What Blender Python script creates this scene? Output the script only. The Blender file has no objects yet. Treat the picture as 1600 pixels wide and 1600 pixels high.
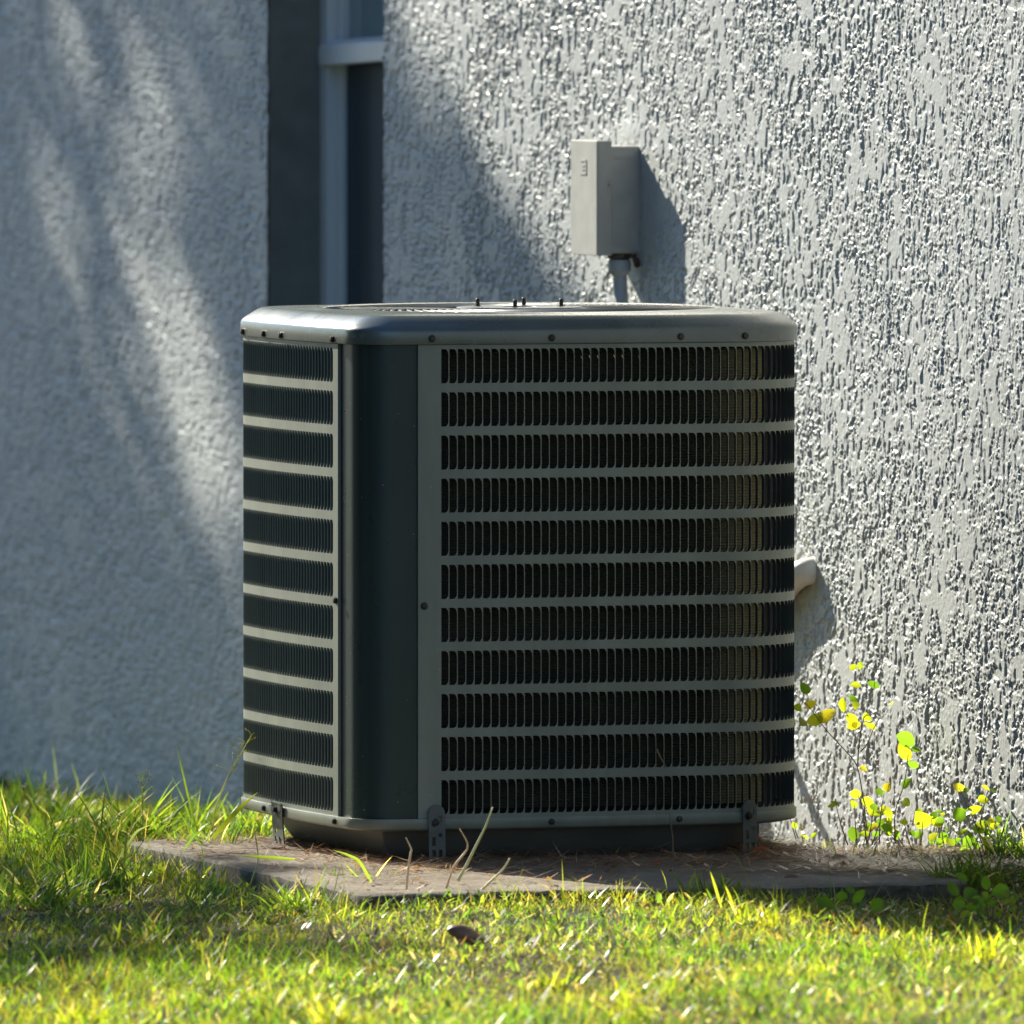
import bpy, math, random
import numpy as np
from mathutils import Vector, Matrix

R = math.radians
rnd = random.Random(7)
rng = np.random.default_rng(11)
scene = bpy.context.scene
COL = scene.collection

# ------------------------------------------------------------------ camera
CAM_H = 1.459
F_PX = 20500.0                       # focal length in pixels of a 1600 px wide frame
cam_d = bpy.data.cameras.new("camera")
cam_d.sensor_width = 36.0
cam_d.lens = F_PX / 1600 * 36.0
cam_d.clip_start = 0.5
cam_d.clip_end = 3000
cam_d.dof.use_dof = True
cam_d.dof.focus_distance = 21.9
cam_d.dof.aperture_fstop = 8.5
cam_o = bpy.data.objects.new("camera", cam_d)
COL.objects.link(cam_o)
cam_o.location = (0, 0, CAM_H)
cam_o.rotation_euler = (R(90) - math.atan(830 / F_PX), 0, 0)
scene.camera = cam_o

# ------------------------------------------------------------------ light
TO_SUN = Vector((-0.163, 0.2246, 0.160)).normalized()
SUN_EL = math.asin(TO_SUN.z)
SUN_AZ = math.atan2(TO_SUN.x, TO_SUN.y)
world = bpy.data.worlds.new("World")
scene.world = world
world.use_nodes = True
wn = world.node_tree
wn.nodes.clear()
sky = wn.nodes.new("ShaderNodeTexSky")
sky.sky_type = 'NISHITA'
sky.sun_disc = False
sky.ozone_density = 4.0
sky.dust_density = 0.6
sky.sun_elevation = SUN_EL
sky.sun_rotation = SUN_AZ % (2 * math.pi)
bg = wn.nodes.new("ShaderNodeBackground")
bg.inputs[1].default_value = 0.055
wo = wn.nodes.new("ShaderNodeOutputWorld")
tintn = wn.nodes.new("ShaderNodeVectorMath"); tintn.operation = 'MULTIPLY'
tintn.inputs[1].default_value = (0.74, 0.95, 1.20)          # clear cool blue sky
wn.links.new(sky.outputs[0], tintn.inputs[0])
wn.links.new(tintn.outputs[0], bg.inputs[0])
wn.links.new(bg.outputs[0], wo.inputs[0])

sun_d = bpy.data.lights.new("sun", 'SUN')
sun_d.energy = 5.0
sun_d.angle = R(0.53)
sun_d.color = (1.0, 0.93, 0.79)
sun_o = bpy.data.objects.new("sun", sun_d)
COL.objects.link(sun_o)
sun_o.rotation_euler = (-TO_SUN).to_track_quat('-Z', 'Y').to_euler()
sun_o.location = (-8, 30, 12)

scene.view_settings.view_transform = 'Standard'
scene.view_settings.look = 'None'
scene.view_settings.gamma = 1
scene.view_settings.exposure = 1.34
scene.cycles.max_bounces = 8
scene.cycles.transparent_max_bounces = 12

# ------------------------------------------------------------------ frames of reference
# "yard" frame: x along the front face of the condenser, y along its left side
# (which is also the direction of the house wall); origin = its near corner
YAW = R(18)
OX, OY = -0.251, 21.69
CA, SA = math.cos(YAW), math.sin(YAW)
ROOT_M = Matrix.Translation((OX, OY, 0)) @ Matrix.Rotation(YAW, 4, 'Z')
def to_world(lx, ly, z=0.0):
    return (OX + lx * CA - ly * SA, OY + lx * SA + ly * CA, z)
def to_yard(x, y):
    dx, dy = x - OX, y - OY
    return dx * CA + dy * SA, -dx * SA + dy * CA
WALL_X = 1.10
UW, UD = 0.794, 0.762
def wall_v(px, lx=WALL_X):
    """distance along the wall of the point the sight line through column px meets"""
    t = (px - 800) / F_PX
    ax, ay = OX + lx * CA, OY + lx * SA
    return (ax - t * ay) / (SA + t * CA)
def wall_z(py, v, lx=WALL_X):
    depth = OY + lx * SA + v * CA
    return CAM_H - (py + 30) / F_PX * depth

# ------------------------------------------------------------------ helpers
def link(o, parent=None):
    COL.objects.link(o)
    if parent: o.parent = parent
    return o
def mesh_obj(name, verts, faces, mat=None, parent=None, smooth=False, auto=None):
    me = bpy.data.meshes.new(name)
    me.from_pydata([tuple(v) for v in verts], [], faces)
    me.validate()
    o = bpy.data.objects.new(name, me)
    link(o, parent)
    if mat: me.materials.append(mat)
    if smooth or auto:
        me.polygons.foreach_set('use_smooth', [True] * len(me.polygons))
        if auto:
            me.set_sharp_from_angle(angle=R(auto))
    me.update()
    return o
def np_mesh(name, V, F, mat=None, parent=None, smooth=False, colors=None):
    """V (n,3) float, F (m,k) int with k = 3 or 4 (4 with -1 as last = triangle)"""
    me = bpy.data.meshes.new(name)
    V = np.asarray(V, dtype=np.float32)
    F = np.asarray(F, dtype=np.int32)
    if F.shape[1] == 4:
        tri = F[:, 3] < 0
        lens = np.where(tri, 3, 4).astype(np.int32)
        idx = F.reshape(-1); idx = idx[idx >= 0]
    else:
        lens = np.full(len(F), 3, dtype=np.int32); idx = F.reshape(-1)
    starts = np.concatenate([[0], np.cumsum(lens)[:-1]]).astype(np.int32)
    me.vertices.add(len(V)); me.vertices.foreach_set('co', V.reshape(-1))
    me.loops.add(len(idx)); me.loops.foreach_set('vertex_index', idx.astype(np.int32))
    me.polygons.add(len(F)); me.polygons.foreach_set('loop_start', starts)
    me.polygons.foreach_set('loop_total', lens)
    if smooth: me.polygons.foreach_set('use_smooth', np.ones(len(F), dtype=bool))
    me.update(calc_edges=True)
    if colors is not None:
        a = me.color_attributes.new('tint', 'FLOAT_COLOR', 'POINT')
        c = np.ones((len(V), 4), dtype=np.float32); c[:, :3] = colors
        a.data.foreach_set('color', c.reshape(-1))
    o = bpy.data.objects.new(name, me)
    link(o, parent)
    if mat: me.materials.append(mat)
    return o
def tag(o, label=None, cat=None, group=None, kind=None):
    if label: o['label'] = label
    if cat: o['category'] = cat
    if group: o['group'] = group
    if kind: o['kind'] = kind
    return o
def empty(name, mat4, label, cat, group=None):
    o = bpy.data.objects.new(name, None)
    o.empty_display_size = 0.1
    link(o); o.matrix_world = mat4
    return tag(o, label, cat, group)

class MB:
    def __init__(s): s.v = []; s.f = []
    def add(s, vs, fs):
        b = len(s.v); s.v += [tuple(v) for v in vs]; s.f += [tuple(i + b for i in f) for f in fs]
    def box(s, x0, x1, y0, y1, z0, z1):
        s.add([(x0,y0,z0),(x1,y0,z0),(x1,y1,z0),(x0,y1,z0),(x0,y0,z1),(x1,y0,z1),(x1,y1,z1),(x0,y1,z1)],
              [(0,3,2,1),(4,5,6,7),(0,1,5,4),(1,2,6,5),(2,3,7,6),(3,0,4,7)])
    def tube(s, pts, rad, n=10, cap=True):
        pts = [Vector(p) for p in pts]
        rads = rad if isinstance(rad, (list, tuple)) else [rad] * len(pts)
        rings = []; up = None
        for i, p in enumerate(pts):
            t = (pts[min(i+1, len(pts)-1)] - pts[max(i-1, 0)]).normalized()
            if up is None: up = t.orthogonal().normalized()
            up = (up - t * up.dot(t)).normalized()
            w = t.cross(up)
            rings.append([p + (up * math.cos(a) + w * math.sin(a)) * rads[i] for a in [2*math.pi*k/n for k in range(n)]])
        vs = [q for r in rings for q in r]; fs = []
        for i in range(len(pts) - 1):
            for k in range(n):
                a = i*n + k; b = i*n + (k+1) % n
                fs.append((a, b, b + n, a + n))
        if cap:
            fs.append(tuple(range(n-1, -1, -1))); fs.append(tuple((len(pts)-1)*n + k for k in range(n)))
        s.add(vs, fs)
    def lathe(s, c, axis, prof, n=16):
        axis = Vector(axis).normalized(); u = axis.orthogonal().normalized(); w = axis.cross(u); c = Vector(c)
        vs = []; fs = []
        for (r, h) in prof:
            for k in range(n):
                a = 2*math.pi*k/n
                vs.append(c + axis*h + (u*math.cos(a) + w*math.sin(a))*r)
        for i in range(len(prof)-1):
            for k in range(n):
                a = i*n+k; b = i*n+(k+1) % n
                fs.append((a, b, b+n, a+n))
        fs.append(tuple(range(n-1, -1, -1))); fs.append(tuple((len(prof)-1)*n+k for k in range(n)))
        s.add(vs, fs)
    def build(s, name, mat, parent=None, smooth=False, auto=None, bevel=0):
        o = mesh_obj(name, s.v, s.f, mat, parent, smooth, auto)
        if bevel:
            m = o.modifiers.new('bevel', 'BEVEL'); m.width = bevel; m.segments = 2; m.limit_method = 'ANGLE'; m.angle_limit = R(35)
        return o

# value noise, numpy
def vnoise(x, y, seed):
    g = np.random.default_rng(seed).random((256, 256))
    xi = np.floor(x).astype(int); yi = np.floor(y).astype(int)
    fx = x - xi; fy = y - yi
    fx = fx*fx*fx*(fx*(fx*6-15)+10); fy = fy*fy*fy*(fy*(fy*6-15)+10)
    a = g[yi % 256, xi % 256]; b = g[yi % 256, (xi+1) % 256]
    c = g[(yi+1) % 256, xi % 256]; d = g[(yi+1) % 256, (xi+1) % 256]
    return (a*(1-fx)+b*fx)*(1-fy) + (c*(1-fx)+d*fx)*fy
def sstep(a, b, x):
    t = np.clip((x - a) / (b - a), 0, 1); return t*t*(3-2*t)

# ------------------------------------------------------------------ materials
def new_mat(name):
    m = bpy.data.materials.new(name); m.use_nodes = True
    nt = m.node_tree; nt.nodes.clear()
    out = nt.nodes.new('ShaderNodeOutputMaterial')
    p = nt.nodes.new('ShaderNodeBsdfPrincipled')
    nt.links.new(p.outputs[0], out.inputs[0])
    return m, nt, p, out
def nz(nt, scale, detail=3, rough=0.55, coord='Object', vec_scale=None):
    tc = nt.nodes.new('ShaderNodeTexCoord')
    src = tc.outputs[coord]
    if vec_scale:
        mp = nt.nodes.new('ShaderNodeMapping'); mp.inputs['Scale'].default_value = vec_scale
        nt.links.new(src, mp.inputs[0]); src = mp.outputs[0]
    n = nt.nodes.new('ShaderNodeTexNoise')
    n.inputs['Scale'].default_value = scale; n.inputs['Detail'].default_value = detail
    n.inputs['Roughness'].default_value = rough
    nt.links.new(src, n.inputs['Vector'])
    return n
def ramp(nt, fac, stops):
    r = nt.nodes.new('ShaderNodeValToRGB')
    el = r.color_ramp.elements
    while len(el) < len(stops): el.new(0.5)
    for e, (p, c) in zip(el, stops):
        e.position = p; e.color = (*c, 1) if len(c) == 3 else c
    nt.links.new(fac, r.inputs[0]); return r
def bump(nt, p, hsock, strength, dist):
    b = nt.nodes.new('ShaderNodeBump'); b.inputs['Strength'].default_value = strength; b.inputs['Distance'].default_value = dist
    nt.links.new(hsock, b.inputs['Height']); nt.links.new(b.outputs[0], p.inputs['Normal']); return b
def simple(name, c1, c2, scale, rough, metallic=0, spec=0.5, bmp=None, detail=4, coat=0):
    m, nt, p, out = new_mat(name)
    n = nz(nt, scale, detail)
    r = ramp(nt, n.outputs[0], [(0.3, c1), (0.7, c2)])
    nt.links.new(r.outputs[0], p.inputs['Base Color'])
    p.inputs['Roughness'].default_value = rough
    p.inputs['Metallic'].default_value = metallic
    p.inputs['Specular IOR Level'].default_value = spec
    p.inputs['Coat Weight'].default_value = coat
    if bmp: 
        n2 = nz(nt, bmp[0], 3); bump(nt, p, n2.outputs[0], bmp[1], bmp[2])
    return m

M = {}
# painted stucco
m, nt, p, out = new_mat('stucco')
n = nz(nt, 1.4, 5)
r = ramp(nt, n.outputs[0], [(0.3, (0.395, 0.420, 0.415)), (0.7, (0.465, 0.485, 0.475))])
nt.links.new(r.outputs[0], p.inputs['Base Color'])
p.inputs['Roughness'].default_value = 0.47
p.inputs['Specular IOR Level'].default_value = 0.5
n2 = nz(nt, 420, 3); bump(nt, p, n2.outputs[0], 0.35, 0.0012)
M['stucco'] = m
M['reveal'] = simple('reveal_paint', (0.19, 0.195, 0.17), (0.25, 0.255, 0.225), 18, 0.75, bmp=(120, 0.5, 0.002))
# condenser paint with dust flecks
def paint(name, base, rough, flecks=True):
    m, nt, p, out = new_mat(name)
    n = nz(nt, 3.0, 6, 0.65, vec_scale=(5, 5, 0.8))
    r = ramp(nt, n.outputs[0], [(0.3, tuple(c*0.82 for c in base)), (0.7, tuple(c*1.14 for c in base))])
    col = r.outputs[0]
    if flecks:
        v = nt.nodes.new('ShaderNodeTexVoronoi'); v.inputs['Scale'].default_value = 75
        tc = nt.nodes.new('ShaderNodeTexCoord'); nt.links.new(tc.outputs['Object'], v.inputs['Vector'])
        cut = nt.nodes.new('ShaderNodeMath'); cut.operation = 'LESS_THAN'; cut.inputs[1].default_value = 0.065
        nt.links.new(v.outputs['Distance'], cut.inputs[0])
        sep = nt.nodes.new('ShaderNodeSeparateColor'); nt.links.new(v.outputs['Color'], sep.inputs[0])
        sel = nt.nodes.new('ShaderNodeMath'); sel.operation = 'GREATER_THAN'; sel.inputs[1].default_value = 0.78
        nt.links.new(sep.outputs[0], sel.inputs[0])
        mul = nt.nodes.new('ShaderNodeMath'); mul.operation = 'MULTIPLY'
        nt.links.new(cut.outputs[0], mul.inputs[0]); nt.links.new(sel.outputs[0], mul.inputs[1])
        mx = nt.nodes.new('ShaderNodeMix'); mx.data_type = 'RGBA'
        nt.links.new(mul.outputs[0], mx.inputs['Factor']); nt.links.new(col, mx.inputs['A'])
        mx.inputs['B'].default_value = (0.42, 0.41, 0.36, 1)
        col = mx.outputs['Result']
    nt.links.new(col, p.inputs['Base Color'])
    nr = nz(nt, 14, 4)
    rr = nt.nodes.new('ShaderNodeMapRange'); rr.inputs['To Min'].default_value = rough - 0.05; rr.inputs['To Max'].default_value = rough + 0.09
    nt.links.new(nr.outputs[0], rr.inputs[0]); nt.links.new(rr.outputs[0], p.inputs['Roughness'])
    p.inputs['Specular IOR Level'].default_value = 0.55
    nb = nz(nt, 900, 2); bump(nt, p, nb.outputs[0], 0.12, 0.0004)
    return m
M['guard'] = paint('guard_paint', (0.195, 0.210, 0.160), 0.42)
M['post'] = paint('post_paint', (0.030, 0.044, 0.038), 0.27)
M['cap'] = paint('cap_paint', (0.095, 0.116, 0.100), 0.26)
M['cap'].node_tree.nodes['Principled BSDF'].inputs['Specular IOR Level'].default_value = 0.95
M['pan'] = simple('base_pan_plastic', (0.11, 0.10, 0.08), (0.16, 0.145, 0.115), 9, 0.6, bmp=(200, 0.3, 0.001))
M['post'].node_tree.nodes['Principled BSDF'].inputs['Specular IOR Level'].default_value = 0.3
M['bracket'] = simple('bracket_steel', (0.08, 0.09, 0.08), (0.13, 0.14, 0.12), 30, 0.5, metallic=0.4)
M['screw'] = simple('screw_steel', (0.03, 0.03, 0.028), (0.07, 0.06, 0.05), 60, 0.45, metallic=0.7)
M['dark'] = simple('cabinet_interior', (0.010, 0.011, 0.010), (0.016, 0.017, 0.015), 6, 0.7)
M['louvre_shade'] = simple('louvre_shade', (0.020, 0.024, 0.019), (0.034, 0.040, 0.032), 20, 0.7)  # same painted metal, with the shade inside the slots put into its colour
M['grille'] = simple('grille_wire', (0.06, 0.068, 0.066), (0.09, 0.1, 0.095), 30, 0.3)
# coil
m, nt, p, out = new_mat('coil_fins')
tc = nt.nodes.new('ShaderNodeTexCoord')
sp = nt.nodes.new('ShaderNodeSeparateXYZ'); nt.links.new(tc.outputs['Object'], sp.inputs[0])
n = nz(nt, 7, 4)
r = ramp(nt, n.outputs[0], [(0.25, (0.040, 0.038, 0.028)), (0.75, (0.085, 0.078, 0.052))])
mr = nt.nodes.new('ShaderNodeMapRange'); mr.inputs['From Min'].default_value = 0.60; mr.inputs['From Max'].default_value = 0.80  # tan towards the right end: light glowing through the fins, put into the colour
nt.links.new(sp.outputs[0], mr.inputs[0])
mx = nt.nodes.new('ShaderNodeMix'); mx.data_type = 'RGBA'
nt.links.new(mr.outputs[0], mx.inputs['Factor']); nt.links.new(r.outputs[0], mx.inputs['A']); mx.inputs['B'].default_value = (0.58, 0.48, 0.24, 1)
nt.links.new(mx.outputs['Result'], p.inputs['Base Color'])
p.inputs['Roughness'].default_value = 0.4; p.inputs['Metallic'].default_value = 0.2
M['coil'] = m
M['boxpaint'] = simple('box_paint', (0.33, 0.335, 0.305), (0.40, 0.40, 0.37), 25, 0.5, bmp=(260, 0.35, 0.001))
M['conduit'] = simple('conduit_paint', (0.30, 0.34, 0.35), (0.40, 0.43, 0.43), 20, 0.45, bmp=(90, 0.2, 0.001))
M['rust'] = simple('rusted_nut', (0.035, 0.03, 0.027), (0.13, 0.09, 0.06), 60, 0.6, metallic=0.4)
M['vinyl'] = simple('window_vinyl', (0.74, 0.77, 0.77), (0.80, 0.82, 0.81), 6, 0.35)
M['pvc'] = simple('white_insulation', (0.62, 0.58, 0.50), (0.78, 0.75, 0.69), 18, 0.55, bmp=(70, 0.4, 0.002))
m, nt, p, out = new_mat('upper_glass')
n = nz(nt, 2.0, 2); r = ramp(nt, n.outputs[0], [(0.3, (0.20, 0.28, 0.30)), (0.7, (0.30, 0.39, 0.40))])
nt.links.new(r.outputs[0], p.inputs['Base Color']); p.inputs['Roughness'].default_value = 0.05
M['glass_up'] = m
m, nt, p, out = new_mat('screened_glass')
n = nz(nt, 1.6, 2, vec_scale=(1, 6, 0.3)); r = ramp(nt, n.outputs[0], [(0.35, (0.016, 0.030, 0.040)), (0.65, (0.040, 0.066, 0.085))])
nt.links.new(r.outputs[0], p.inputs['Base Color']); p.inputs['Roughness'].default_value = 0.5
p.inputs['Specular IOR Level'].default_value = 0.2
M['glass_low'] = m
# concrete
m, nt, p, out = new_mat('weathered_concrete')
n = nz(nt, 6, 6, 0.7); r = ramp(nt, n.outputs[0], [(0.25, (0.16, 0.135, 0.10)), (0.5, (0.32, 0.28, 0.215)), (0.8, (0.45, 0.40, 0.31))])
nt.links.new(r.outputs[0], p.inputs['Base Color']); p.inputs['Roughness'].default_value = 0.9
n2 = nz(nt, 90, 6, 0.75); bump(nt, p, n2.outputs[0], 1.0, 0.012)
M['concrete'] = m
M['mossy'] = simple('mossy_concrete_edge', (0.030, 0.030, 0.018), (0.14, 0.125, 0.09), 55, 0.95, bmp=(150, 0.8, 0.004), detail=6)
# soil
m, nt, p, out = new_mat('soil')
n = nz(nt, 9, 7, 0.7); r = ramp(nt, n.outputs[0], [(0.3, (0.022, 0.018, 0.010)), (0.55, (0.060, 0.048, 0.022)), (0.75, (0.05, 0.07, 0.02))])
nt.links.new(r.outputs[0], p.inputs['Base Color']); p.inputs['Roughness'].default_value = 0.95
n2 = nz(nt, 70, 5, 0.7); bump(nt, p, n2.outputs[0], 1.0, 0.02)
M['soil'] = m
def leafmat(name, trans=0.5, rough=0.4, tint=None, gain=1.0, gloss=0.05):
    m = bpy.data.materials.new(name); m.use_nodes = True
    nt = m.node_tree; nt.nodes.clear()
    out = nt.nodes.new('ShaderNodeOutputMaterial')
    at = nt.nodes.new('ShaderNodeAttribute'); at.attribute_name = 'tint'
    d = nt.nodes.new('ShaderNodeBsdfPrincipled'); d.inputs['Roughness'].default_value = rough
    d.inputs['Specular IOR Level'].default_value = 0.5
    t = nt.nodes.new('ShaderNodeBsdfTranslucent')
    n = nz(nt, 45, 3)
    mr = nt.nodes.new('ShaderNodeMapRange'); mr.inputs['To Min'].default_value = 0.75; mr.inputs['To Max'].default_value = 1.25
    nt.links.new(n.outputs[0], mr.inputs[0])
    vm = nt.nodes.new('ShaderNodeVectorMath'); vm.operation = 'SCALE'
    nt.links.new(at.outputs['Color'], vm.inputs[0]); nt.links.new(mr.outputs[0], vm.inputs['Scale'])
    nt.links.new(vm.outputs[0], d.inputs['Base Color'])
    vm2 = nt.nodes.new('ShaderNodeVectorMath'); vm2.operation = 'MULTIPLY'
    nt.links.new(vm.outputs[0], vm2.inputs[0]); vm2.inputs[1].default_value = (2.3*gain, 2.0*gain, 0.9*gain)
    nt.links.new(vm2.outputs[0], t.inputs['Color'])
    mx = nt.nodes.new('ShaderNodeMixShader'); mx.inputs[0].default_value = trans
    nt.links.new(d.outputs[0], mx.inputs[1]); nt.links.new(t.outputs[0], mx.inputs[2])
    nt.links.new(mx.outputs[0], out.inputs[0])
    return m
M['grass'] = leafmat('grass_blades', 0.60, 0.37, gain=1.42)
M['leaf'] = leafmat('weed_leaves', 0.66, 0.4, gain=1.0)
M['litter'] = leafmat('dry_litter', 0.25, 0.38)
M['treeleaf'] = leafmat('tree_leaves', 0.35, 0.45)
M['bark'] = simple('bark', (0.05, 0.04, 0.03), (0.14, 0.11, 0.08), 12, 0.9, bmp=(30, 0.8, 0.02))
M['stem'] = simple('weed_stem', (0.10, 0.07, 0.03), (0.16, 0.13, 0.05), 30, 0.5)
M['nut'] = simple('brown_shell', (0.17, 0.085, 0.05), (0.28, 0.15, 0.09), 30, 0.4)
M['roof'] = simple('roof_shingles', (0.07, 0.065, 0.06), (0.13, 0.12, 0.11), 14, 0.9, bmp=(40, 0.6, 0.01))
M['trim'] = simple('soffit_paint', (0.55, 0.56, 0.54), (0.62, 0.63, 0.6), 8, 0.5)

# ------------------------------------------------------------------ terrain
SLAB = (-0.225, 0.82, -0.75, 0.66)
def ground_h(x, y):
    """x, y world arrays -> height"""
    lx = (x - OX)*CA + (y - OY)*SA
    ly = -(x - OX)*SA + (y - OY)*CA
    h = -0.026 - 0.020*sstep(-0.15, -0.4, lx) - 0.012*sstep(-1.0, -2.0, ly) + 0*x
    strip = sstep(0.72, 0.98, lx) * (1 - sstep(0.9, 2.5, ly))*sstep(-1.6, -0.5, ly)
    h = h + 0.024*strip*(1 - sstep(-0.1, 0.4, ly)) - 0.016*sstep(0.3, 0.7, lx)*(1 - sstep(-0.8, -0.6, ly))
    h = h - 0.050*sstep(0.0, 1.2, ly)*sstep(-0.2, 0.8, lx) - 0.030*sstep(0.6, 1.4, ly)*(1-sstep(-0.2, 0.8, lx)) - 0.160*sstep(1.0, 5.6, ly)
    h = h - 0.02*sstep(-0.2, -1.2, lx)
    h = h + 0.014*(vnoise(x*2.3+50, y*2.3+50, 3)-0.5) + 0.012*(vnoise(x*9+50, y*9+50, 4)-0.5)
    near = 1 - sstep(0, 0.25, np.maximum(np.maximum(SLAB[0]-lx, lx-SLAB[1]), np.maximum(SLAB[2]-ly, ly-SLAB[3])))
    inside = (lx > SLAB[0]+0.03) & (lx < SLAB[1]-0.03) & (ly > SLAB[2]+0.03) & (ly < SLAB[3]-0.03)
    return np.where(inside, np.minimum(h, -0.035), h)
fx = np.concatenate([[-900, -300, -100, -40, -15, -7, -4], np.linspace(-3, 3, 151), [4, 7, 15, 40, 100, 300, 900]])
fy = np.concatenate([[-900, -300, -100, -40, -10, 0, 8, 13, 16], np.linspace(17, 31, 281), [33, 38, 50, 80, 150, 400, 1200]])
GX, GY = np.meshgrid(fx, fy)
GZ = ground_h(GX, GY)
nx, ny = len(fx), len(fy)
I = np.arange(nx*ny).reshape(ny, nx)
Fg = np.stack([I[:-1, :-1], I[:-1, 1:], I[1:, 1:], I[1:, :-1]], -1).reshape(-1, 4)
tag(np_mesh('ground', np.stack([GX, GY, GZ], -1).reshape(-1, 3), Fg, M['soil'], smooth=True), kind='structure')

# ------------------------------------------------------------------ house
house = empty('house', ROOT_M @ Matrix.Translation((WALL_X, 3, 0)),
              'grey stucco house wall with a recessed white framed window', 'house')
def wl(v): return v - 3          # wall v -> house local y
WIN_V0, WIN_V1 = wall_v(600), wall_v(418)
WIN_Z0, WIN_Z1 = 0.55, 2.05
def stucco_height(v, z):
    wv = v + 0.012*(vnoise(v*48+9, z*44+3, 21)-0.5) + 0.003*(vnoise(v*160, z*160, 24)-0.5)
    wz = z + 0.012*(vnoise(v*44+19, z*48+33, 22)-0.5) + 0.003*(vnoise(v*160+7, z*160, 25)-0.5)
    r1, r2 = wv*0.97 + wz*0.24, wz*0.97 - wv*0.24
    n1 = 0.62*vnoise(wv*74+11, wz*47+7, 31) + 0.38*vnoise(r1*155+5, r2*125+2, 32)
    dens = vnoise(v*7+4, z*5.5+8, 34)*0.6 + vnoise(v*19+4, z*15+8, 35)*0.4
    th = 0.395 + 0.20*(dens-0.5)
    island = sstep(th-0.035, th+0.045, n1)                     # steep sided trowelled islands
    g1 = vnoise(r1*200+3, r2*205+9, 36); g2 = vnoise(wv*330+1, wz*380+5, 37)
    grit = sstep(0.35, 0.95, 0.6*g1 + 0.4*g2)
    smooth = sstep(0.47, 0.64, vnoise(v*34+31, z*22+12, 38)*0.6 + 0.4*vnoise(v*9+1, z*7+2, 39))
    return 0.42*island + (0.62*grit - 0.10)*(1-0.80*smooth) - 0.28
DZ = 0.0019
vs_ = np.concatenate([np.arange(-1.0, 2.9, 0.0026), np.arange(2.9, 6.8, 0.0062)]); zs_ = np.arange(-0.30, 1.75, DZ)
def snap(arr, val):
    arr[np.argmin(np.abs(arr - val))] = val
for q in (WIN_V0, WIN_V1): snap(vs_, q)
snap(zs_, WIN_Z0)
VV, ZZ = np.meshgrid(vs_, zs_)
H = stucco_height(VV, ZZ)
amp = 0.0050 * (0.75 + 0.5*vnoise(VV*1.3+3, ZZ*1.3+8, 41))
H = H * amp
# smooth patch of mastic above the disconnect box
bv0 = wall_v(985); bz0 = wall_z(205, bv0)
patch = np.exp(-(((VV-bv0)/0.07)**2 + ((ZZ-bz0)/0.03)**2))
H = H*(1-0.8*patch) + 0.004*patch
edge = np.minimum(1, np.minimum.reduce([VV - vs_[0], vs_[-1] - VV, zs_[-1]-ZZ])/0.02)
H *= edge
nv, nzz = len(vs_), len(zs_)
I = np.arange(nv*nzz).reshape(nzz, nv)
Fw = np.stack([I[:-1, :-1], I[1:, :-1], I[1:, 1:], I[:-1, 1:]], -1)
cv = 0.5*(vs_[:-1]+vs_[1:]); cz = 0.5*(zs_[:-1]+zs_[1:])
hole = (cv[None, :] > WIN_V0) & (cv[None, :] < WIN_V1) & (cz[:, None] > WIN_Z0) & (cz[:, None] < WIN_Z1)
Fw = Fw[~hole].reshape(-1, 4)
Vw = np.stack([-H, VV-3, ZZ], -1).reshape(-1, 3)
# coarse continuation of the wall around the finely modelled stretch
xa, xb = -7.0, 11.0
za, zb = -0.4, 2.8
ext_v = []; ext_f = []
def ext(v0, v1, z0, z1):
    b = len(Vw) + len(ext_v)
    ext_v.extend([(0, wl(v0), z0), (0, wl(v0), z1), (0, wl(v1), z1), (0, wl(v1), z0)])
    ext_f.append((b, b+1, b+2, b+3))
ext(xa, vs_[0], za, zb); ext(vs_[-1], xb, za, zb)
ext(vs_[0], WIN_V0, zs_[-1], zb); ext(WIN_V1, vs_[-1], zs_[-1], zb); ext(WIN_V0, WIN_V1, WIN_Z1, zb)
Vw = np.concatenate([Vw, np.array(ext_v)]); Fw = np.concatenate([Fw, np.array(ext_f)])
np_mesh('wall', Vw, Fw, M['stucco'], house, smooth=True)
# other walls and roof of the house
mb = MB(); mb.box(0.30, 8.0, wl(xa), wl(xa)+0.2, za, zb); mb.box(0.30, 8.0, wl(xb)-0.2, wl(xb), za, zb)
mb.box(7.8, 8.0, wl(xa)+0.2, wl(xb)-0.2, za, zb)
mb.build('rear_wall', M['stucco'], house)
mb = MB()
ov = 0.38
mb.add([(-ov, wl(xa)-ov, zb+0.02), (8+ov, wl(xa)-ov, zb+0.02), (8+ov, wl(xb)+ov, zb+0.02), (-ov, wl(xb)+ov, zb+0.02),
        (-ov, wl(xa)-ov, zb+0.17), (8+ov, wl(xa)-ov, zb+0.17), (8+ov, wl(xb)+ov, zb+0.17), (-ov, wl(xb)+ov, zb+0.17),
        (4, wl(xa)+3.5, zb+1.6), (4, wl(xb)-3.5, zb+1.6)],
       [(0, 3, 2, 1), (0, 1, 5, 4), (1, 2, 6, 5), (2, 3, 7, 6), (3, 0, 4, 7), (4, 5, 8), (5, 6, 9, 8), (6, 7, 9), (7, 4, 8, 9)])
mb.build('roof', M['roof'], house)
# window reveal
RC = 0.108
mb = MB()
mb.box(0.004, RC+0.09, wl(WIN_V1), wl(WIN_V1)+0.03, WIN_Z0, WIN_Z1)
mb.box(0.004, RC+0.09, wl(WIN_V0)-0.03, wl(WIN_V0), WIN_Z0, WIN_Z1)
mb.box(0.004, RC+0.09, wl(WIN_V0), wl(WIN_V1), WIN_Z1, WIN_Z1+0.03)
mb.build('window_reveal', M['reveal'], house)
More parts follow.
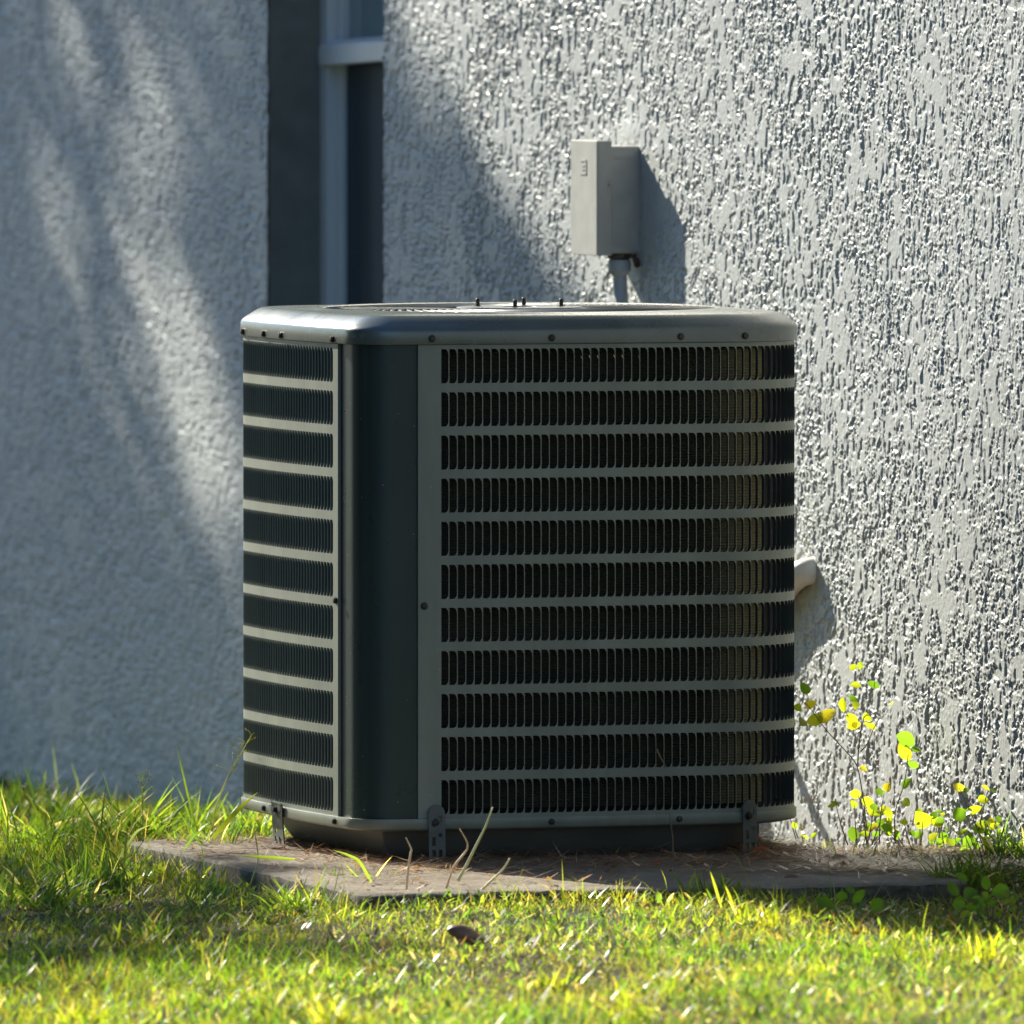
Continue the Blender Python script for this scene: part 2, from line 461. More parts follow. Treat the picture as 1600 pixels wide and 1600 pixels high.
# window > frame members, panes
w0, w1 = wl(WIN_V0), wl(WIN_V1)
mb = MB()
fw = 0.050
mb.box(RC, RC+0.06, w0, w0+fw, WIN_Z0, WIN_Z1); mb.box(RC, RC+0.06, w1-fw, w1, WIN_Z0, WIN_Z1)
mb.box(RC, RC+0.06, w0+fw, w1-fw, WIN_Z0, WIN_Z0+fw); mb.box(RC, RC+0.06, w0+fw, w1-fw, WIN_Z1-fw, WIN_Z1)
win = mb.build('window', M['vinyl'], house, bevel=0.004)
ZR = wall_z(82, wall_v(520, WALL_X+RC), WALL_X+RC)
mb = MB(); a, b = w0+fw, w1-fw; sw = 0.035
mb.box(RC+0.018, RC+0.05, a, a+sw, WIN_Z0+fw, WIN_Z1-fw); mb.box(RC+0.018, RC+0.05, b-sw, b, WIN_Z0+fw, WIN_Z1-fw)
mb.build('sash', M['vinyl'], win, bevel=0.004)
mb = MB(); sl = 0.026
z0, z1 = ZR-0.026, ZR+0.026
ya, yb = a-0.0, b+0.02
def railz(z, y): return z - (y - b)*(-sl)*-1.0
vsr = []
for x, dz0, dz1 in ((RC-0.012, 0.0, -0.012), (RC+0.017, 0.0, 0.0)):
    for y in (ya, yb):
        vsr += [(x, y, z0 - sl*(y-b) + dz0), (x, y, z1 - sl*(y-b) + dz1)]
mb.add(vsr, [(0, 1, 3, 2), (4, 6, 7, 5), (1, 5, 7, 3), (0, 2, 6, 4), (2, 3, 7, 6), (0, 4, 5, 1)])
mb.build('meeting_rail', M['vinyl'], win, bevel=0.003)
mb = MB(); mb.box(RC+0.036, RC+0.042, a+sw, b-sw, ZR, WIN_Z1-fw); mb.build('upper_pane', M['glass_up'], win)
mb = MB(); mb.box(RC+0.030, RC+0.036, a+sw, b-sw, WIN_Z0+fw, ZR); mb.build('lower_pane', M['glass_low'], win)
mb = MB(); mb.box(-0.03, RC, w0-0.02, w1+0.02, WIN_Z0-0.06, WIN_Z0); mb.build('sill', M['stucco'], win, bevel=0.006)

# ------------------------------------------------------------------ concrete pad
def rounded_rect(x0, x1, y0, y1, r, n=8):
    pts = []
    for cx, cy, a0 in ((x1-r, y0+r, -90), (x1-r, y1-r, 0), (x0+r, y1-r, 90), (x0+r, y0+r, 180)):
        for k in range(n+1):
            a = R(a0 + 90*k/n); pts.append((cx + r*math.cos(a), cy + r*math.sin(a)))
    return pts
ring = rounded_rect(*SLAB, 0.07, 6)
# resample
P = []
for i in range(len(ring)):
    a = Vector(ring[i]); b = Vector(ring[(i+1) % len(ring)]); L = (b-a).length; k = max(1, int(L/0.02))
    for j in range(k): P.append(a + (b-a)*j/k)
c = Vector((0.28, -0.02))
vs = []; fs = []; N = len(P)
prof = [(1.0, -0.16), (1.0, -0.012), (0.997, -0.004), (0.99, 0.0)] + [(s, 0.0) for s in (0.93, 0.85, 0.7, 0.5, 0.3, 0.1)]
rn = random.Random(3)
for s, z in prof:
    for i, q in enumerate(P):
        w = 0.004*math.sin(i*0.7)*math.sin(i*0.23) + rn.uniform(-0.002, 0.002)
        d = (q - c); L = d.length
        vv = c + d*(s + (w/L if s > 0.95 else 0))
        zz = z + (rn.uniform(-0.0012, 0.0012) if z >= -0.02 else 0)
        vs.append((vv.x, vv.y, zz))
for r_ in range(len(prof)-1):
    for i in range(N):
        fs.append((r_*N+i, r_*N+(i+1) % N, (r_+1)*N+(i+1) % N, (r_+1)*N+i))
fs.append(tuple((len(prof)-1)*N+i for i in range(N)))
pad = mesh_obj('concrete_pad', vs, fs, M['concrete'], auto=40)
pad.data.materials.append(M['mossy'])
for q in pad.data.polygons:
    if q.center.z < -0.0045: q.material_index = 1
pad.matrix_world = ROOT_M
tag(pad, 'low weathered concrete pad strewn with pine needles under the condenser', 'concrete pad')

# ------------------------------------------------------------------ condenser
unit = empty('air_conditioner', ROOT_M, 'large dark grey outdoor air conditioner condenser with rows of louvres', 'air conditioner')
RN, RB = 0.053, 0.150
segs = []      # (length, kind, data)
segs.append((UW-RB-RN, 'L', (RN, 0), (1, 0)))
segs.append((RB*math.pi/2, 'A', (UW-RB, RB), RB, -90))
segs.append((UD-2*RB, 'L', (UW, RB), (0, 1)))
segs.append((RB*math.pi/2, 'A', (UW-RB, UD-RB), RB, 0))
segs.append((UW-2*RB, 'L', (UW-RB, UD), (-1, 0)))
segs.append((RB*math.pi/2, 'A', (RB, UD-RB), RB, 90))
segs.append((UD-RB-RN, 'L', (0, UD-RB), (0, -1)))
segs.append((RN*math.pi/2, 'A', (RN, RN), RN, 180))
PL = sum(s[0] for s in segs)
BOW = 0.021
def path0(s):
    s = s % PL
    for g in segs:
        if s <= g[0] + 1e-9: break
        s -= g[0]
    if g[1] == 'L':
        tx, ty = g[3]; x = g[2][0] + tx*s; y = g[2][1] + ty*s; nx_, ny_ = ty, -tx
    else:
        a = R(g[4]) + s/g[3]; nx_, ny_ = math.cos(a), math.sin(a)
        x = g[2][0] + g[3]*nx_; y = g[2][1] + g[3]*ny_
    u = (x - UW/2)/(UW/2); w = (y - UD/2)/(UD/2)
    return (UW/2 + u*(UW/2 + BOW*(1 - w*w)), UD/2 + w*(UD/2 + BOW*(1 - u*u)))
def path(s, off=0.0):
    x, y = path0(s); e = 0.0008
    x0, y0 = path0(s - e); x1, y1 = path0(s + e)
    tx, ty = x1 - x0, y1 - y0; L_ = math.hypot(tx, ty)
    return (x + ty/L_*off, y - tx/L_*off)
def _ext():
    a = []
    for i in range(600):
        p = path(PL*i/600); X = OX + p[0]*CA - p[1]*SA; Y = OY + p[0]*SA + p[1]*CA; a.append(800 + F_PX*X/Y)
    return min(a), max(a)
print('unit extents px', _ext())
S_R = segs[0][0] + segs[1][0]                       # start of wall side
S_BR = S_R + segs[2][0]; S_B = S_BR + segs[3][0]; S_BL = S_B + segs[4][0]; S_L = S_BL + segs[5][0]
def s_left(ly): return S_L + (UD-RB-ly)
ROW_T, SLOT_H, ROW_P, NR = 0.8495, 0.0568, 0.0715, 11
SP, BAR = 0.01440, 0.0024
Z_TOP, Z_BOT = 0.8565, 0.0700
def guard(name, s0, s1, a0, a1, dark_from=None):
    """sheet from s0 to s1 with rows of slots between a0 and a1"""
    n = int((a1 - a0)/SP); a1 = a0 + n*SP - BAR
    mb = MB(); T = 0.0062
    cache = {}
    V = []; F = []; DK = []
    def vid(s, z, off):
        key = (round(s, 5), round(z, 5), off)
        if key not in cache:
            x, y = path(s, off); cache[key] = len(V); V.append((x, y, z))
        return cache[key]
    def quad(sa, sb, za, zb_):
        F.append((vid(sa, za, 0), vid(sb, za, 0), vid(sb, zb_, 0), vid(sa, zb_, 0)))
    # solid margins
    def strip(sa, sb, za, zb_, step=0.01):
        k = max(1, int((sb-sa)/step))
        for i in range(k): quad(sa+(sb-sa)*i/k, sa+(sb-sa)*(i+1)/k, za, zb_)
    levels = [Z_TOP] + [z for i in range(NR) for z in (ROW_T - i*ROW_P, ROW_T - i*ROW_P - SLOT_H)] + [Z_BOT]
    strip(s0, a0, Z_BOT, Z_TOP); strip(a1, s1, Z_BOT, Z_TOP)
    for k in range(n):
        c0 = a0 + k*SP; c1 = c0 + SP - BAR; c2 = c0 + SP
        last = k == n-1
        for b in range(0, len(levels), 2):
            quad(c0, c1, levels[b+1], levels[b])
            if not last: quad(c1, c2, levels[b+1], levels[b])
        for i in range(NR):
            zt = ROW_T - i*ROW_P; zb_ = zt - SLOT_H
            if not last: F.append((vid(c1, zb_, 0), vid(c2, zb_, -0.0021), vid(c2, zt, -0.0021), vid(c1, zt, 0)))
            # rounded corners at the right-hand end of the slot
            rr = 0.0062; rv = 0.0095; K = 5
            for sgn, zc in ((1, zt), (-1, zb_)):
                arc = [(c1 - rr + rr*math.sin(R(90)*j/K), zc - sgn*(rv - rv*math.cos(R(90)*j/K))) for j in range(K+1)]
                poly = [vid(c1, zc, 0)] + [vid(s_, z_, 0) for s_, z_ in (arc if sgn < 0 else arc)]
                F.append(tuple(poly) if sgn > 0 else tuple(reversed(poly)))
                for j in range(K):
                    s_a, z_a = arc[j]; s_b, z_b = arc[j+1]
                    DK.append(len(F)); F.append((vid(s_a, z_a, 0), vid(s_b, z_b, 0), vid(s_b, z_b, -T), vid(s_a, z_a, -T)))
            # slot walls folded inwards
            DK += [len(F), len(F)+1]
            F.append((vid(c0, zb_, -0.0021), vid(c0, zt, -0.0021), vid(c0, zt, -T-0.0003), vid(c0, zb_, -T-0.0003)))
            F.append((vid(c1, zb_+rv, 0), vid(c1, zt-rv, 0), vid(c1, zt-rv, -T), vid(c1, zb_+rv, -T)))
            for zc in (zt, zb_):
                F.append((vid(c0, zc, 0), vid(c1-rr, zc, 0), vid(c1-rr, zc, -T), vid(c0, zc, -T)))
    # outer edges turned in
    for s_ in (s0, s1):
        F.append((vid(s_, Z_BOT, 0), vid(s_, Z_TOP, 0), vid(s_, Z_TOP, -0.012), vid(s_, Z_BOT, -0.012)))
    o = mesh_obj(name, V, F, M['guard'], unit)
    o.data.materials.append(M['louvre_shade'])
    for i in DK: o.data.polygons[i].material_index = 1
    return o
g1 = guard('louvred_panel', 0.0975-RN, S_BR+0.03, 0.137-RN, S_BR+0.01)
g1['label'] = 'shaded louvred panel of the front face'
LS0 = S_BR+0.05
n_l = int((s_left(0.117) - (LS0+0.03))/SP)
a0_l = s_left(0.117) - n_l*SP + BAR - 0.0001
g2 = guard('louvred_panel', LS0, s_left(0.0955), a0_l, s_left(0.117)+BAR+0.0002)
g2['label'] = 'sunlit louvred panel of the left side'
# corner post
mb = MB()
ss = np.linspace(s_left(0.107), PL + 0.110 - RN, 44)
zlv = [Z_BOT-0.0, Z_TOP]
vv = []
for s in ss:
    o1 = path(s, -0.0052)
    for z in zlv: vv.append((*o1, z))
ff = [(2*i, 2*i+2, 2*i+3, 2*i+1) for i in range(len(ss)-1)]
b = len(vv)
for s in (ss[0], ss[-1]):
    o1 = path(s, -0.0052); o2 = path(s, -0.012)
    k = len(vv)
    vv += [(*o1, zlv[0]), (*o2, zlv[0]), (*o2, zlv[1]), (*o1, zlv[1])]
    ff.append((k, k+1, k+2, k+3) if s == ss[0] else (k+3, k+2, k+1, k))
mesh_obj('corner_post', vv, ff, M['post'], unit, auto=35)
def loop_sheet(prof, name, mat, parent, closed_top=False, n=260, auto=35, s0=0, s1=None, inner=None):
    s1 = PL if s1 is None else s1
    full = abs(s1 - s0 - PL) < 1e-6
    ss = np.linspace(s0, s1, n, endpoint=not full)
    V = []; F = []
    for off, z in prof:
        for s in ss:
            V.append((*path(s, off), z))
    m_ = len(ss)
    for r_ in range(len(prof)-1):
        for i in range(m_ if full else m_-1):
            F.append((r_*m_+i, r_*m_+(i+1) % m_, (r_+1)*m_+(i+1) % m_, (r_+1)*m_+i))
    return V, F, m_
# coil: ribbed sheet, horizontal ribs
prof = []
z = 0.085
while z < 0.845:
    prof.append((-0.026, z)); prof.append((-0.029, z+0.0030)); z += 0.0048
V, F, m_ = loop_sheet(prof, '', None, None, n=150, s0=S_B, s1=PL + segs[0][0] + segs[1][0]*0.42)
mesh_obj('coil', V, F, M['coil'], unit)
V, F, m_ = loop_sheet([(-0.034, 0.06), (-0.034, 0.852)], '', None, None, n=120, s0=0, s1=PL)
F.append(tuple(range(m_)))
mesh_obj('dark_backing', V, F, M['dark'], unit, smooth=True)  # near-black sheet added behind the slots for the darkness inside
# cap with rolled shoulder and round fan opening
prof = [(-0.012, 0.8575), (0.0038, 0.8572), (0.0045, 0.859), (0.0045, 0.8780), (0.0037, 0.8815), (0.0015, 0.8845), (-0.004, 0.8890), (-0.016, 0.8965), (-0.024, 0.9010), (-0.031, 0.9040), (-0.038, 0.9050)]
V, F, m_ = loop_sheet(prof, '', None, None, n=240, s0=0, s1=PL)
cx, cy, FR = UW/2+0.004, UD/2, 0.336
base = (len(prof)-1)*m_
rp = [(FR+0.016, 0.9050), (FR+0.010, 0.9075), (FR, 0.9080), (FR-0.006, 0.9050), (FR-0.008, 0.880)]
angs = [math.atan2(V[base+i][1]-cy, V[base+i][0]-cx) for i in range(m_)]
for r_, z in rp:
    for a in angs: V.append((cx + r_*math.cos(a), cy + r_*math.sin(a), z))
for k in range(len(rp)):
    o1 = base + k*m_; o2 = base + (k+1)*m_
    for i in range(m_):
        F.append((o1+i, o1+(i+1) % m_, o2+(i+1) % m_, o2+i))
cap = mesh_obj('top_cover', V, F, M['cap'], unit, auto=50)
# fan grille: spiral stamped blades, rings and hub
mb = MB()
for k in range(84):
    a0 = 2*math.pi*k/84
    pts = []
    for j in range(9):
        t = j/8; r_ = 0.105 + (FR-0.006-0.105)*t
        a = a0 + 0.75*t**1.4
        pts.append((cx + r_*math.cos(a), cy + r_*math.sin(a), 0.9045 + 0.0025*math.sin(math.pi*t)))
    mb.tube(pts, 0.0021, 6)
for r_ in (0.15, 0.20, 0.25, 0.30):
    mb.tube([(cx + r_*math.cos(R(6*i)), cy + r_*math.sin(R(6*i)), 0.9005) for i in range(61)], 0.0022, 6, cap=False)
grille = mb.build('fan_grille', M['grille'], unit, smooth=True)
mb = MB(); mb.lathe((cx, cy, 0), (0, 0, 1), [(0.108, 0.9045), (0.106, 0.9085), (0.085, 0.9095), (0.030, 0.9090), (0.028, 0.9060), (0.002, 0.9060)], 48)
mb.build('hub_plate', M['cap'], grille, auto=40)
for i in range(4):
    a = YAW*-1 + R(90*i) + R(-6)
    px_, py_ = cx + 0.071*math.cos(a), cy + 0.071*math.sin(a)
    mb = MB(); mb.lathe((px_, py_, 0.9055), (0, 0, 1), [(0.0055, 0), (0.0055, 0.005), (0.0034, 0.0055), (0.0034, 0.016), (0.0026, 0.0168)], 12)
    mb.build('bolt', M['screw'], grille, auto=40)
# motor and fan
mb = MB(); mb.lathe((cx, cy, 0), (0, 0, 1), [(0.06, 0.74), (0.085, 0.75), (0.085, 0.88), (0.07, 0.895), (0.02, 0.899)], 32)
mb.build('fan_motor', M['dark'], unit, auto=40)
mb = MB()
for k in range(3):
    n_ = 10; vs = []
    for j in range(n_+1):
        a = R(120*k + 70*j/n_)
        for r_, dz in ((0.08, 0.0), (0.31, 0.0)):
            vs.append((cx + r_*math.cos(a), cy + r_*math.sin(a), 0.70 + 0.07*j/n_))
    mb.add(vs, [(2*j, 2*j+1, 2*j+3, 2*j+2) for j in range(n_)])
mb.build('fan_blade', M['dark'], unit)
# base rail (flange) and recessed plastic pan
prof = [(-0.004, Z_BOT+0.0005), (0.0035, Z_BOT+0.0005), (0.0040, Z_BOT-0.001), (0.0040, 0.0555), (0.0015, 0.0525), (-0.012, 0.0495), (-0.10, 0.0495)]
V, F, m_ = loop_sheet(prof, '', None, None, n=240)
F = [tuple(reversed(f)) for f in F]
mesh_obj('base_rail', V, F, M['guard'], unit, auto=40)
prof = [(-0.060, 0.0490), (-0.062, 0.040), (-0.070, 0.020), (-0.082, 0.004), (-0.086, 0.0015)]
V, F, m_ = loop_sheet(prof, '', None, None, n=240)
F = [tuple(reversed(f)) for f in F]
# moulded feet recesses: pull some of the bottom ring up
F.append(tuple((len(prof)-1)*m_+i for i in range(m_)))
mesh_obj('base_pan', V, F, M['pan'], unit, auto=40)
# screws
def screw(s, z, parent=unit, off=0.0045, r=0.0052):
    x, y = path(s, off); x2, y2 = path(s, off+1)
    mb = MB(); mb.lathe((x, y, z), (x2-x, y2-y, 0), [(r*1.25, -0.001), (r*1.25, 0.0008), (r, 0.001), (r, 0.0042), (r*0.7, 0.0048)], 8)
    mb.build('screw', M['screw'], parent, auto=40)
def s_front(px):    # position along the front face for a photo column
    t = (px-800)/F_PX
    s = (t*OY - OX)/(CA - t*SA); return s - RN
def ly_left(px):
    t = (px-800)/F_PX
    return (OX - t*OY)/(SA + t*CA)
for px_ in (671, 855, 1057, 1159): screw(s_front(px_), 0.867)
for px_ in (396, 434, 462, 533): screw(s_left(ly_left(px_)), 0.8645)
for px_ in (434, 462, 535): screw(s_left(ly_left(px_)), 0.0625, r=0.0045)
for px_ in (855, 1055): screw(s_front(px_), 0.0625, r=0.0045)
screw(s_front(660), 0.424, off=0.0); screw(s_left(0.104), 0.43, off=0.0)
# tie-down brackets
def bracket(s, w, zt, tilt, slots=True):
    t0 = path(s, 0.0065); t1 = path(s, 1.0065)
    nrm = Vector((t1[0]-t0[0], t1[1]-t0[1], 0)); tan = Vector((-nrm.y, nrm.x, 0))
    zb_ = 0.001
    V = []; F = []
    def P3(u, z, d=0):
        k = (zt - z)/(zt - zb_)
        return tuple(Vector((t0[0], t0[1], z)) + tan*u + nrm*(d + tilt*k))
    hw = w/2; sh = 0.0032; sl_ = [(0.080, 0.058), (0.046, 0.030), (0.022, 0.008)] if slots else []
    # grid of cells with slot holes
    us = [-hw, -hw*0.62, -hw*0.18, hw*0.18, hw*0.62, hw]
    zs = [zb_, 0.008, 0.020, 0.026, 0.041, 0.047, 0.058, 0.066, 0.076, zt-hw]
    holes = {(1, 1), (1, 3), (1, 5), (3, 2), (3, 4), (3, 7)}
    holes = {(1, 3), (1, 6), (3, 1), (3, 4), (3, 7), (1, 1)}
    T = 0.0022
    solid = {}
    for i in range(5):
        for j in range(len(zs)-1):
            solid[i, j] = not ((i, j) in holes)
    for (i, j), ok in solid.items():
        if not ok: continue
        u0, u1, z0, z1 = us[i], us[i+1], zs[j], zs[j+1]
        k = len(V)
        V += [P3(u0, z0), P3(u1, z0), P3(u1, z1), P3(u0, z1), P3(u0, z0, T), P3(u1, z0, T), P3(u1, z1, T), P3(u0, z1, T)]
        F += [(k+4, k+5, k+6, k+7), (k+3, k+2, k+1, k)]
        for di, dj, q in ((-1, 0, (0, 4, 7, 3)), (1, 0, (1, 2, 6, 5)), (0, -1, (0, 1, 5, 4)), (0, 1, (3, 7, 6, 2))):
            if not solid.get((i+di, j+dj), (dj == 1 and j == len(zs)-2)):
                F.append(tuple(k+x for x in q))
    # rounded top
    k = len(V); n_ = 10
    for d in (0, T):
        for a in range(n_+1):
            an = math.pi*a/n_
            V.append(P3(hw*math.cos(an), zt - hw + hw*math.sin(an), d))
    F.append(tuple(k+n_+1+a for a in range(n_+1))); F.append(tuple(k+n_-a for a in range(n_+1)))
    for a in range(n_): F.append((k+a, k+a+1, k+n_+2+a, k+n_+1+a))
    # foot
    fo = []
    for u in (-hw, hw):
        for d in (T, T+0.022): fo.append(P3(u, zb_+0.0002, d)); fo.append(P3(u, zb_+0.003, d))
    k = len(V); V += fo; F += [(k+1, k+3, k+7, k+5), (k, k+2, k+3, k+1), (k+4, k+5, k+7, k+6), (k+2, k+6, k+7, k+3)]
    b_ = mesh_obj('tie_down_bracket', V, F, M['bracket'], unit)
    c = Vector(P3(0, 0.0655, T)); mb = MB()
    mb.lathe(c + tan*(-hw*0.15), nrm, [(0.0065, 0), (0.0065, 0.001), (0.0048, 0.0012), (0.0048, 0.005), (0.003, 0.0055)], 8)
    mb.build('bracket_bolt', M['screw'], b_, auto=40)
bracket(s_front(677), 0.028, 0.094, 0.006)
bracket(s_front(1165), 0.028, 0.092, 0.002)
bracket(s_left(ly_left(458)), 0.060, 0.0625, -0.004)
bracket(S_R + segs[2][0]*0.5, 0.028, 0.092, 0.002)

# ------------------------------------------------------------------ disconnect box on the wall
BV_N = wall_v(1001); BD = 0.084                       # wall-side near edge, depth
bw = 0.150
ZB1 = wall_z(219, BV_N+0.05); ZB0 = wall_z(398, BV_N+0.05)
dbox = empty('disconnect_box', ROOT_M @ Matrix.Translation((WALL_X, BV_N, ZB0)),
             'small pale grey electrical box mounted on the sunlit stucco wall', 'electrical box')
hh = ZB1 - ZB0
mb = MB(); mb.box(-BD*0.70, 0.004, 0.004, bw-0.004, 0.004, hh-0.010); mb.build('enclosure', M['boxpaint'], dbox, bevel=0.003)
mb = MB()
t_ = 0.0022
x0 = -BD; x1 = -BD*0.70+0.004
mb.box(x0, x0+t_, 0, bw, 0, hh); mb.box(x0+t_, x1, 0, t_, 0, hh); mb.box(x0+t_, x1, bw-t_, bw, 0, hh)
mb.box(x0+t_, x1, t_, bw-t_, hh-t_, hh); mb.box(x0+t_, x1, t_, bw-t_, 0, t_)
lid = mb.build('lid', M['boxpaint'], dbox, bevel=0.0012)
mb = MB()   # raised emblem strip on the lid
fx_ = x0 - 0.0012
ey0, ey1, ez0, ez1 = bw*0.38, bw*0.62, hh*0.70, hh*0.83
for a_ in ((ey0, ey1, ez0, ez0+0.003), (ey0, ey1, ez1-0.003, ez1), (ey0, ey0+0.006, ez0, ez1), (ey0+0.012, ey1-0.010, ez0+0.008, ez0+0.0105), (ey0+0.012, ey1-0.010, ez0+0.015, ez0+0.0175)):
    mb.box(fx_, x0+0.0001, *a_)
mb.build('embossed_mark', M['boxpaint'], lid)
mb = MB(); mb.lathe((-BD*0.42, 0.004, hh*0.18), (0, -1, 0), [(0.0135, -0.001), (0.0135, 0.0008), (0.012, 0.0008), (0.012, 0.0002), (0.002, 0.0002)], 24); mb.build('knockout', M['boxpaint'], dbox, auto=40)
mb = MB(); mb.lathe((-BD*0.70, -0.001, hh*0.62), (0, -1, 0), [(0.003, -0.002), (0.003, 0.003), (0.002, 0.004)], 10); mb.build('latch_pin', M['boxpaint'], dbox, auto=40)
mb = MB(); mb.box(-BD*0.70-0.0, -0.004, 0.0025, 0.0040, hh-0.032, hh-0.0305); mb.build('flange_seam', M['boxpaint'], dbox)
# conduit
cond = empty('conduit', ROOT_M @ Matrix.Translation((WALL_X, BV_N, ZB0)), 'grey painted conduit running down from the electrical box', 'conduit')
ccx, ccy = -BD*0.36, 0.030
mb = MB(); mb.lathe((ccx, ccy, 0), (0, 0, -1), [(0.023, -0.003), (0.023, 0.005), (0.018, 0.0055), (0.018, 0.008)], 8); mb.build('locknut', M['rust'], cond, auto=40)
mb = MB(); mb.lathe((ccx, ccy, -0.008), (0, 0, -1), [(0.019, 0), (0.021, 0.003), (0.021, 0.020), (0.0175, 0.024), (0.0135, 0.028)], 20); mb.build('connector', M['conduit'], cond, auto=40)
pts = [(ccx, ccy, -0.03), (ccx+0.001, ccy-0.002, -0.06), (ccx-0.002, ccy-0.020, -0.10), (ccx-0.006, ccy-0.06, -0.16), (ccx-0.02, ccy-0.12, -0.24),
       (ccx-0.05, ccy-0.20, -0.36), (ccx-0.10, ccy-0.30, -0.50), (ccx-0.16, ccy-0.42, -0.62), (-0.27, ccy-0.55, -0.68)]
mb = MB()
P2 = []
for i in range(len(pts)-1):
    a = Vector(pts[i]); b = Vector(pts[i+1])
    for j in range(6): P2.append(a.lerp(b, j/6))
P2.append(Vector(pts[-1]))
for _ in range(4): P2 = [P2[0]] + [(P2[i-1]+P2[i]*2+P2[i+1])/4 for i in range(1, len(P2)-1)] + [P2[-1]]
mb.tube(P2, [0.0125 + (0.0006 if i % 2 else 0) for i in range(len(P2))], 16); mb.build('flexible_pipe', M['conduit'], cond, smooth=True)
mb = MB(); mb.tube([(-0.014, -0.002, 0.002), (-0.012, -0.006, -0.010), (-0.008, -0.002, -0.018), (-0.004, 0.008, -0.016), (0.002, 0.012, -0.008)], 0.005, 8)
mb.build('pipe_clip', M['rust'], cond, smooth=True)

# ------------------------------------------------------------------ insulated pipe leaving the wall right of the unit
PV = wall_v(1272); PZ = wall_z(893, PV)
pipe = empty('refrigerant_pipe', ROOT_M @ Matrix.Translation((WALL_X, PV, PZ)), 'white insulated pipe bending out of the wall behind the condenser', 'pipe')
pp = [(0.03, 0.0, 0.0), (-0.006, 0.0, 0.001), (-0.020, 0.014, -0.003), (-0.024, 0.055, -0.020), (-0.022, 0.12, -0.050), (-0.020, 0.24, -0.12), (-0.024, 0.38, -0.24), (-0.05, 0.46, -0.40), (-0.2, 0.48, -0.46)]
P2 = []
for i in range(len(pp)-1):
    a = Vector(pp[i]); b = Vector(pp[i+1])
    for j in range(5): P2.append(a.lerp(b, j/5))
P2.append(Vector(pp[-1]))
for _ in range(4): P2 = [P2[0]] + [(P2[i-1]+P2[i]*2+P2[i+1])/4 for i in range(1, len(P2)-1)] + [P2[-1]]
mb = MB(); mb.tube(P2, 0.0235, 18); mb.build('insulation', M['pvc'], pipe, smooth=True)
mb = MB(); mb.lathe((0.002, 0, 0), (-1, 0, 0), [(0.027, -0.004), (0.027, 0.003), (0.024, 0.005), (0.021, 0.005)], 24); mb.build('wall_collar', M['boxpaint'], pipe, auto=40)
mb = MB(); mb.tube([Vector((p_.x+0.004, p_.y+0.01, p_.z - 0.026)) for p_ in P2[16:]], 0.006, 10)
mb.build('copper_line', M['rust'], pipe, smooth=True)

# ------------------------------------------------------------------ vegetation builders
def blades(N, x, y, z, Hh, W, az, lean, bend, color, seg=3, tip_col=None, width_az=None):
    """numpy arrays of length N -> verts, faces, colours"""
    ts = np.linspace(0, 1, seg+1)
    dx, dy = np.cos(az), np.sin(az)
    wa = az + np.pi/2 if width_az is None else width_az
    wx, wy = np.cos(wa), np.sin(wa)
    V = np.zeros((N, 2*seg+1, 3), dtype=np.float32); C = np.zeros((N, 2*seg+1, 3), dtype=np.float32)
    for k, t in enumerate(ts):
        ang = lean + bend*t
        # integrate roughly
        horiz = Hh*(np.sin(lean)*t + (np.sin(lean+bend)-np.sin(lean))*t*t*0.5)
        vert = Hh*(np.cos(lean)*t + (np.cos(lean+bend)-np.cos(lean))*t*t*0.5)
        cxp = x + dx*horiz; cyp = y + dy*horiz; czp = z + vert
        w = W*(0.62 + 1.2*t*(1-t)) * (1 - t**3) * 0.5
        cc = color if tip_col is None else color*(1-t) + tip_col*t
        if k < seg:
            V[:, 2*k, 0] = cxp - wx*w; V[:, 2*k, 1] = cyp - wy*w; V[:, 2*k, 2] = czp
            V[:, 2*k+1, 0] = cxp + wx*w; V[:, 2*k+1, 1] = cyp + wy*w; V[:, 2*k+1, 2] = czp
            C[:, 2*k] = cc; C[:, 2*k+1] = cc
        else:
            V[:, 2*k, 0] = cxp; V[:, 2*k, 1] = cyp; V[:, 2*k, 2] = czp; C[:, 2*k] = cc
    nvb = 2*seg+1
    f = []
    for k in range(seg-1): f.append((2*k, 2*k+1, 2*k+3, 2*k+2))
    f.append((2*seg-2, 2*seg-1, 2*seg, -1))
    f = np.array(f); off = (np.arange(N)*nvb)[:, None, None]
    Fb = np.where(f[None] < 0, -1, f[None] + off)
    return V.reshape(-1, 3), Fb.reshape(-1, 4), C.reshape(-1, 3)
def merge(parts):
    V = []; F = []; C = []; o = 0
    for v, f, c in parts:
        V.append(v); F.append(np.where(f < 0, -1, f + o)); C.append(c); o += len(v)
    return np.concatenate(V), np.concatenate(F), np.concatenate(C)
def pal(N, cols, wts, jit=0.18):
    cols = np.array(cols); i = rng.choice(len(cols), N, p=np.array(wts)/sum(wts))
    return np.clip(cols[i] * (1 + jit*rng.standard_normal((N, 1))) , 0.004, 1)
GREENS = [(0.075, 0.150, 0.012), (0.14, 0.20, 0.014), (0.050, 0.115, 0.014), (0.21, 0.23, 0.018), (0.36, 0.30, 0.13), (0.20, 0.12, 0.05)]

def in_slab(lx, ly, m=0.0):
    return (lx > SLAB[0]-m) & (lx < SLAB[1]+m) & (ly > SLAB[2]-m) & (ly < SLAB[3]+m)

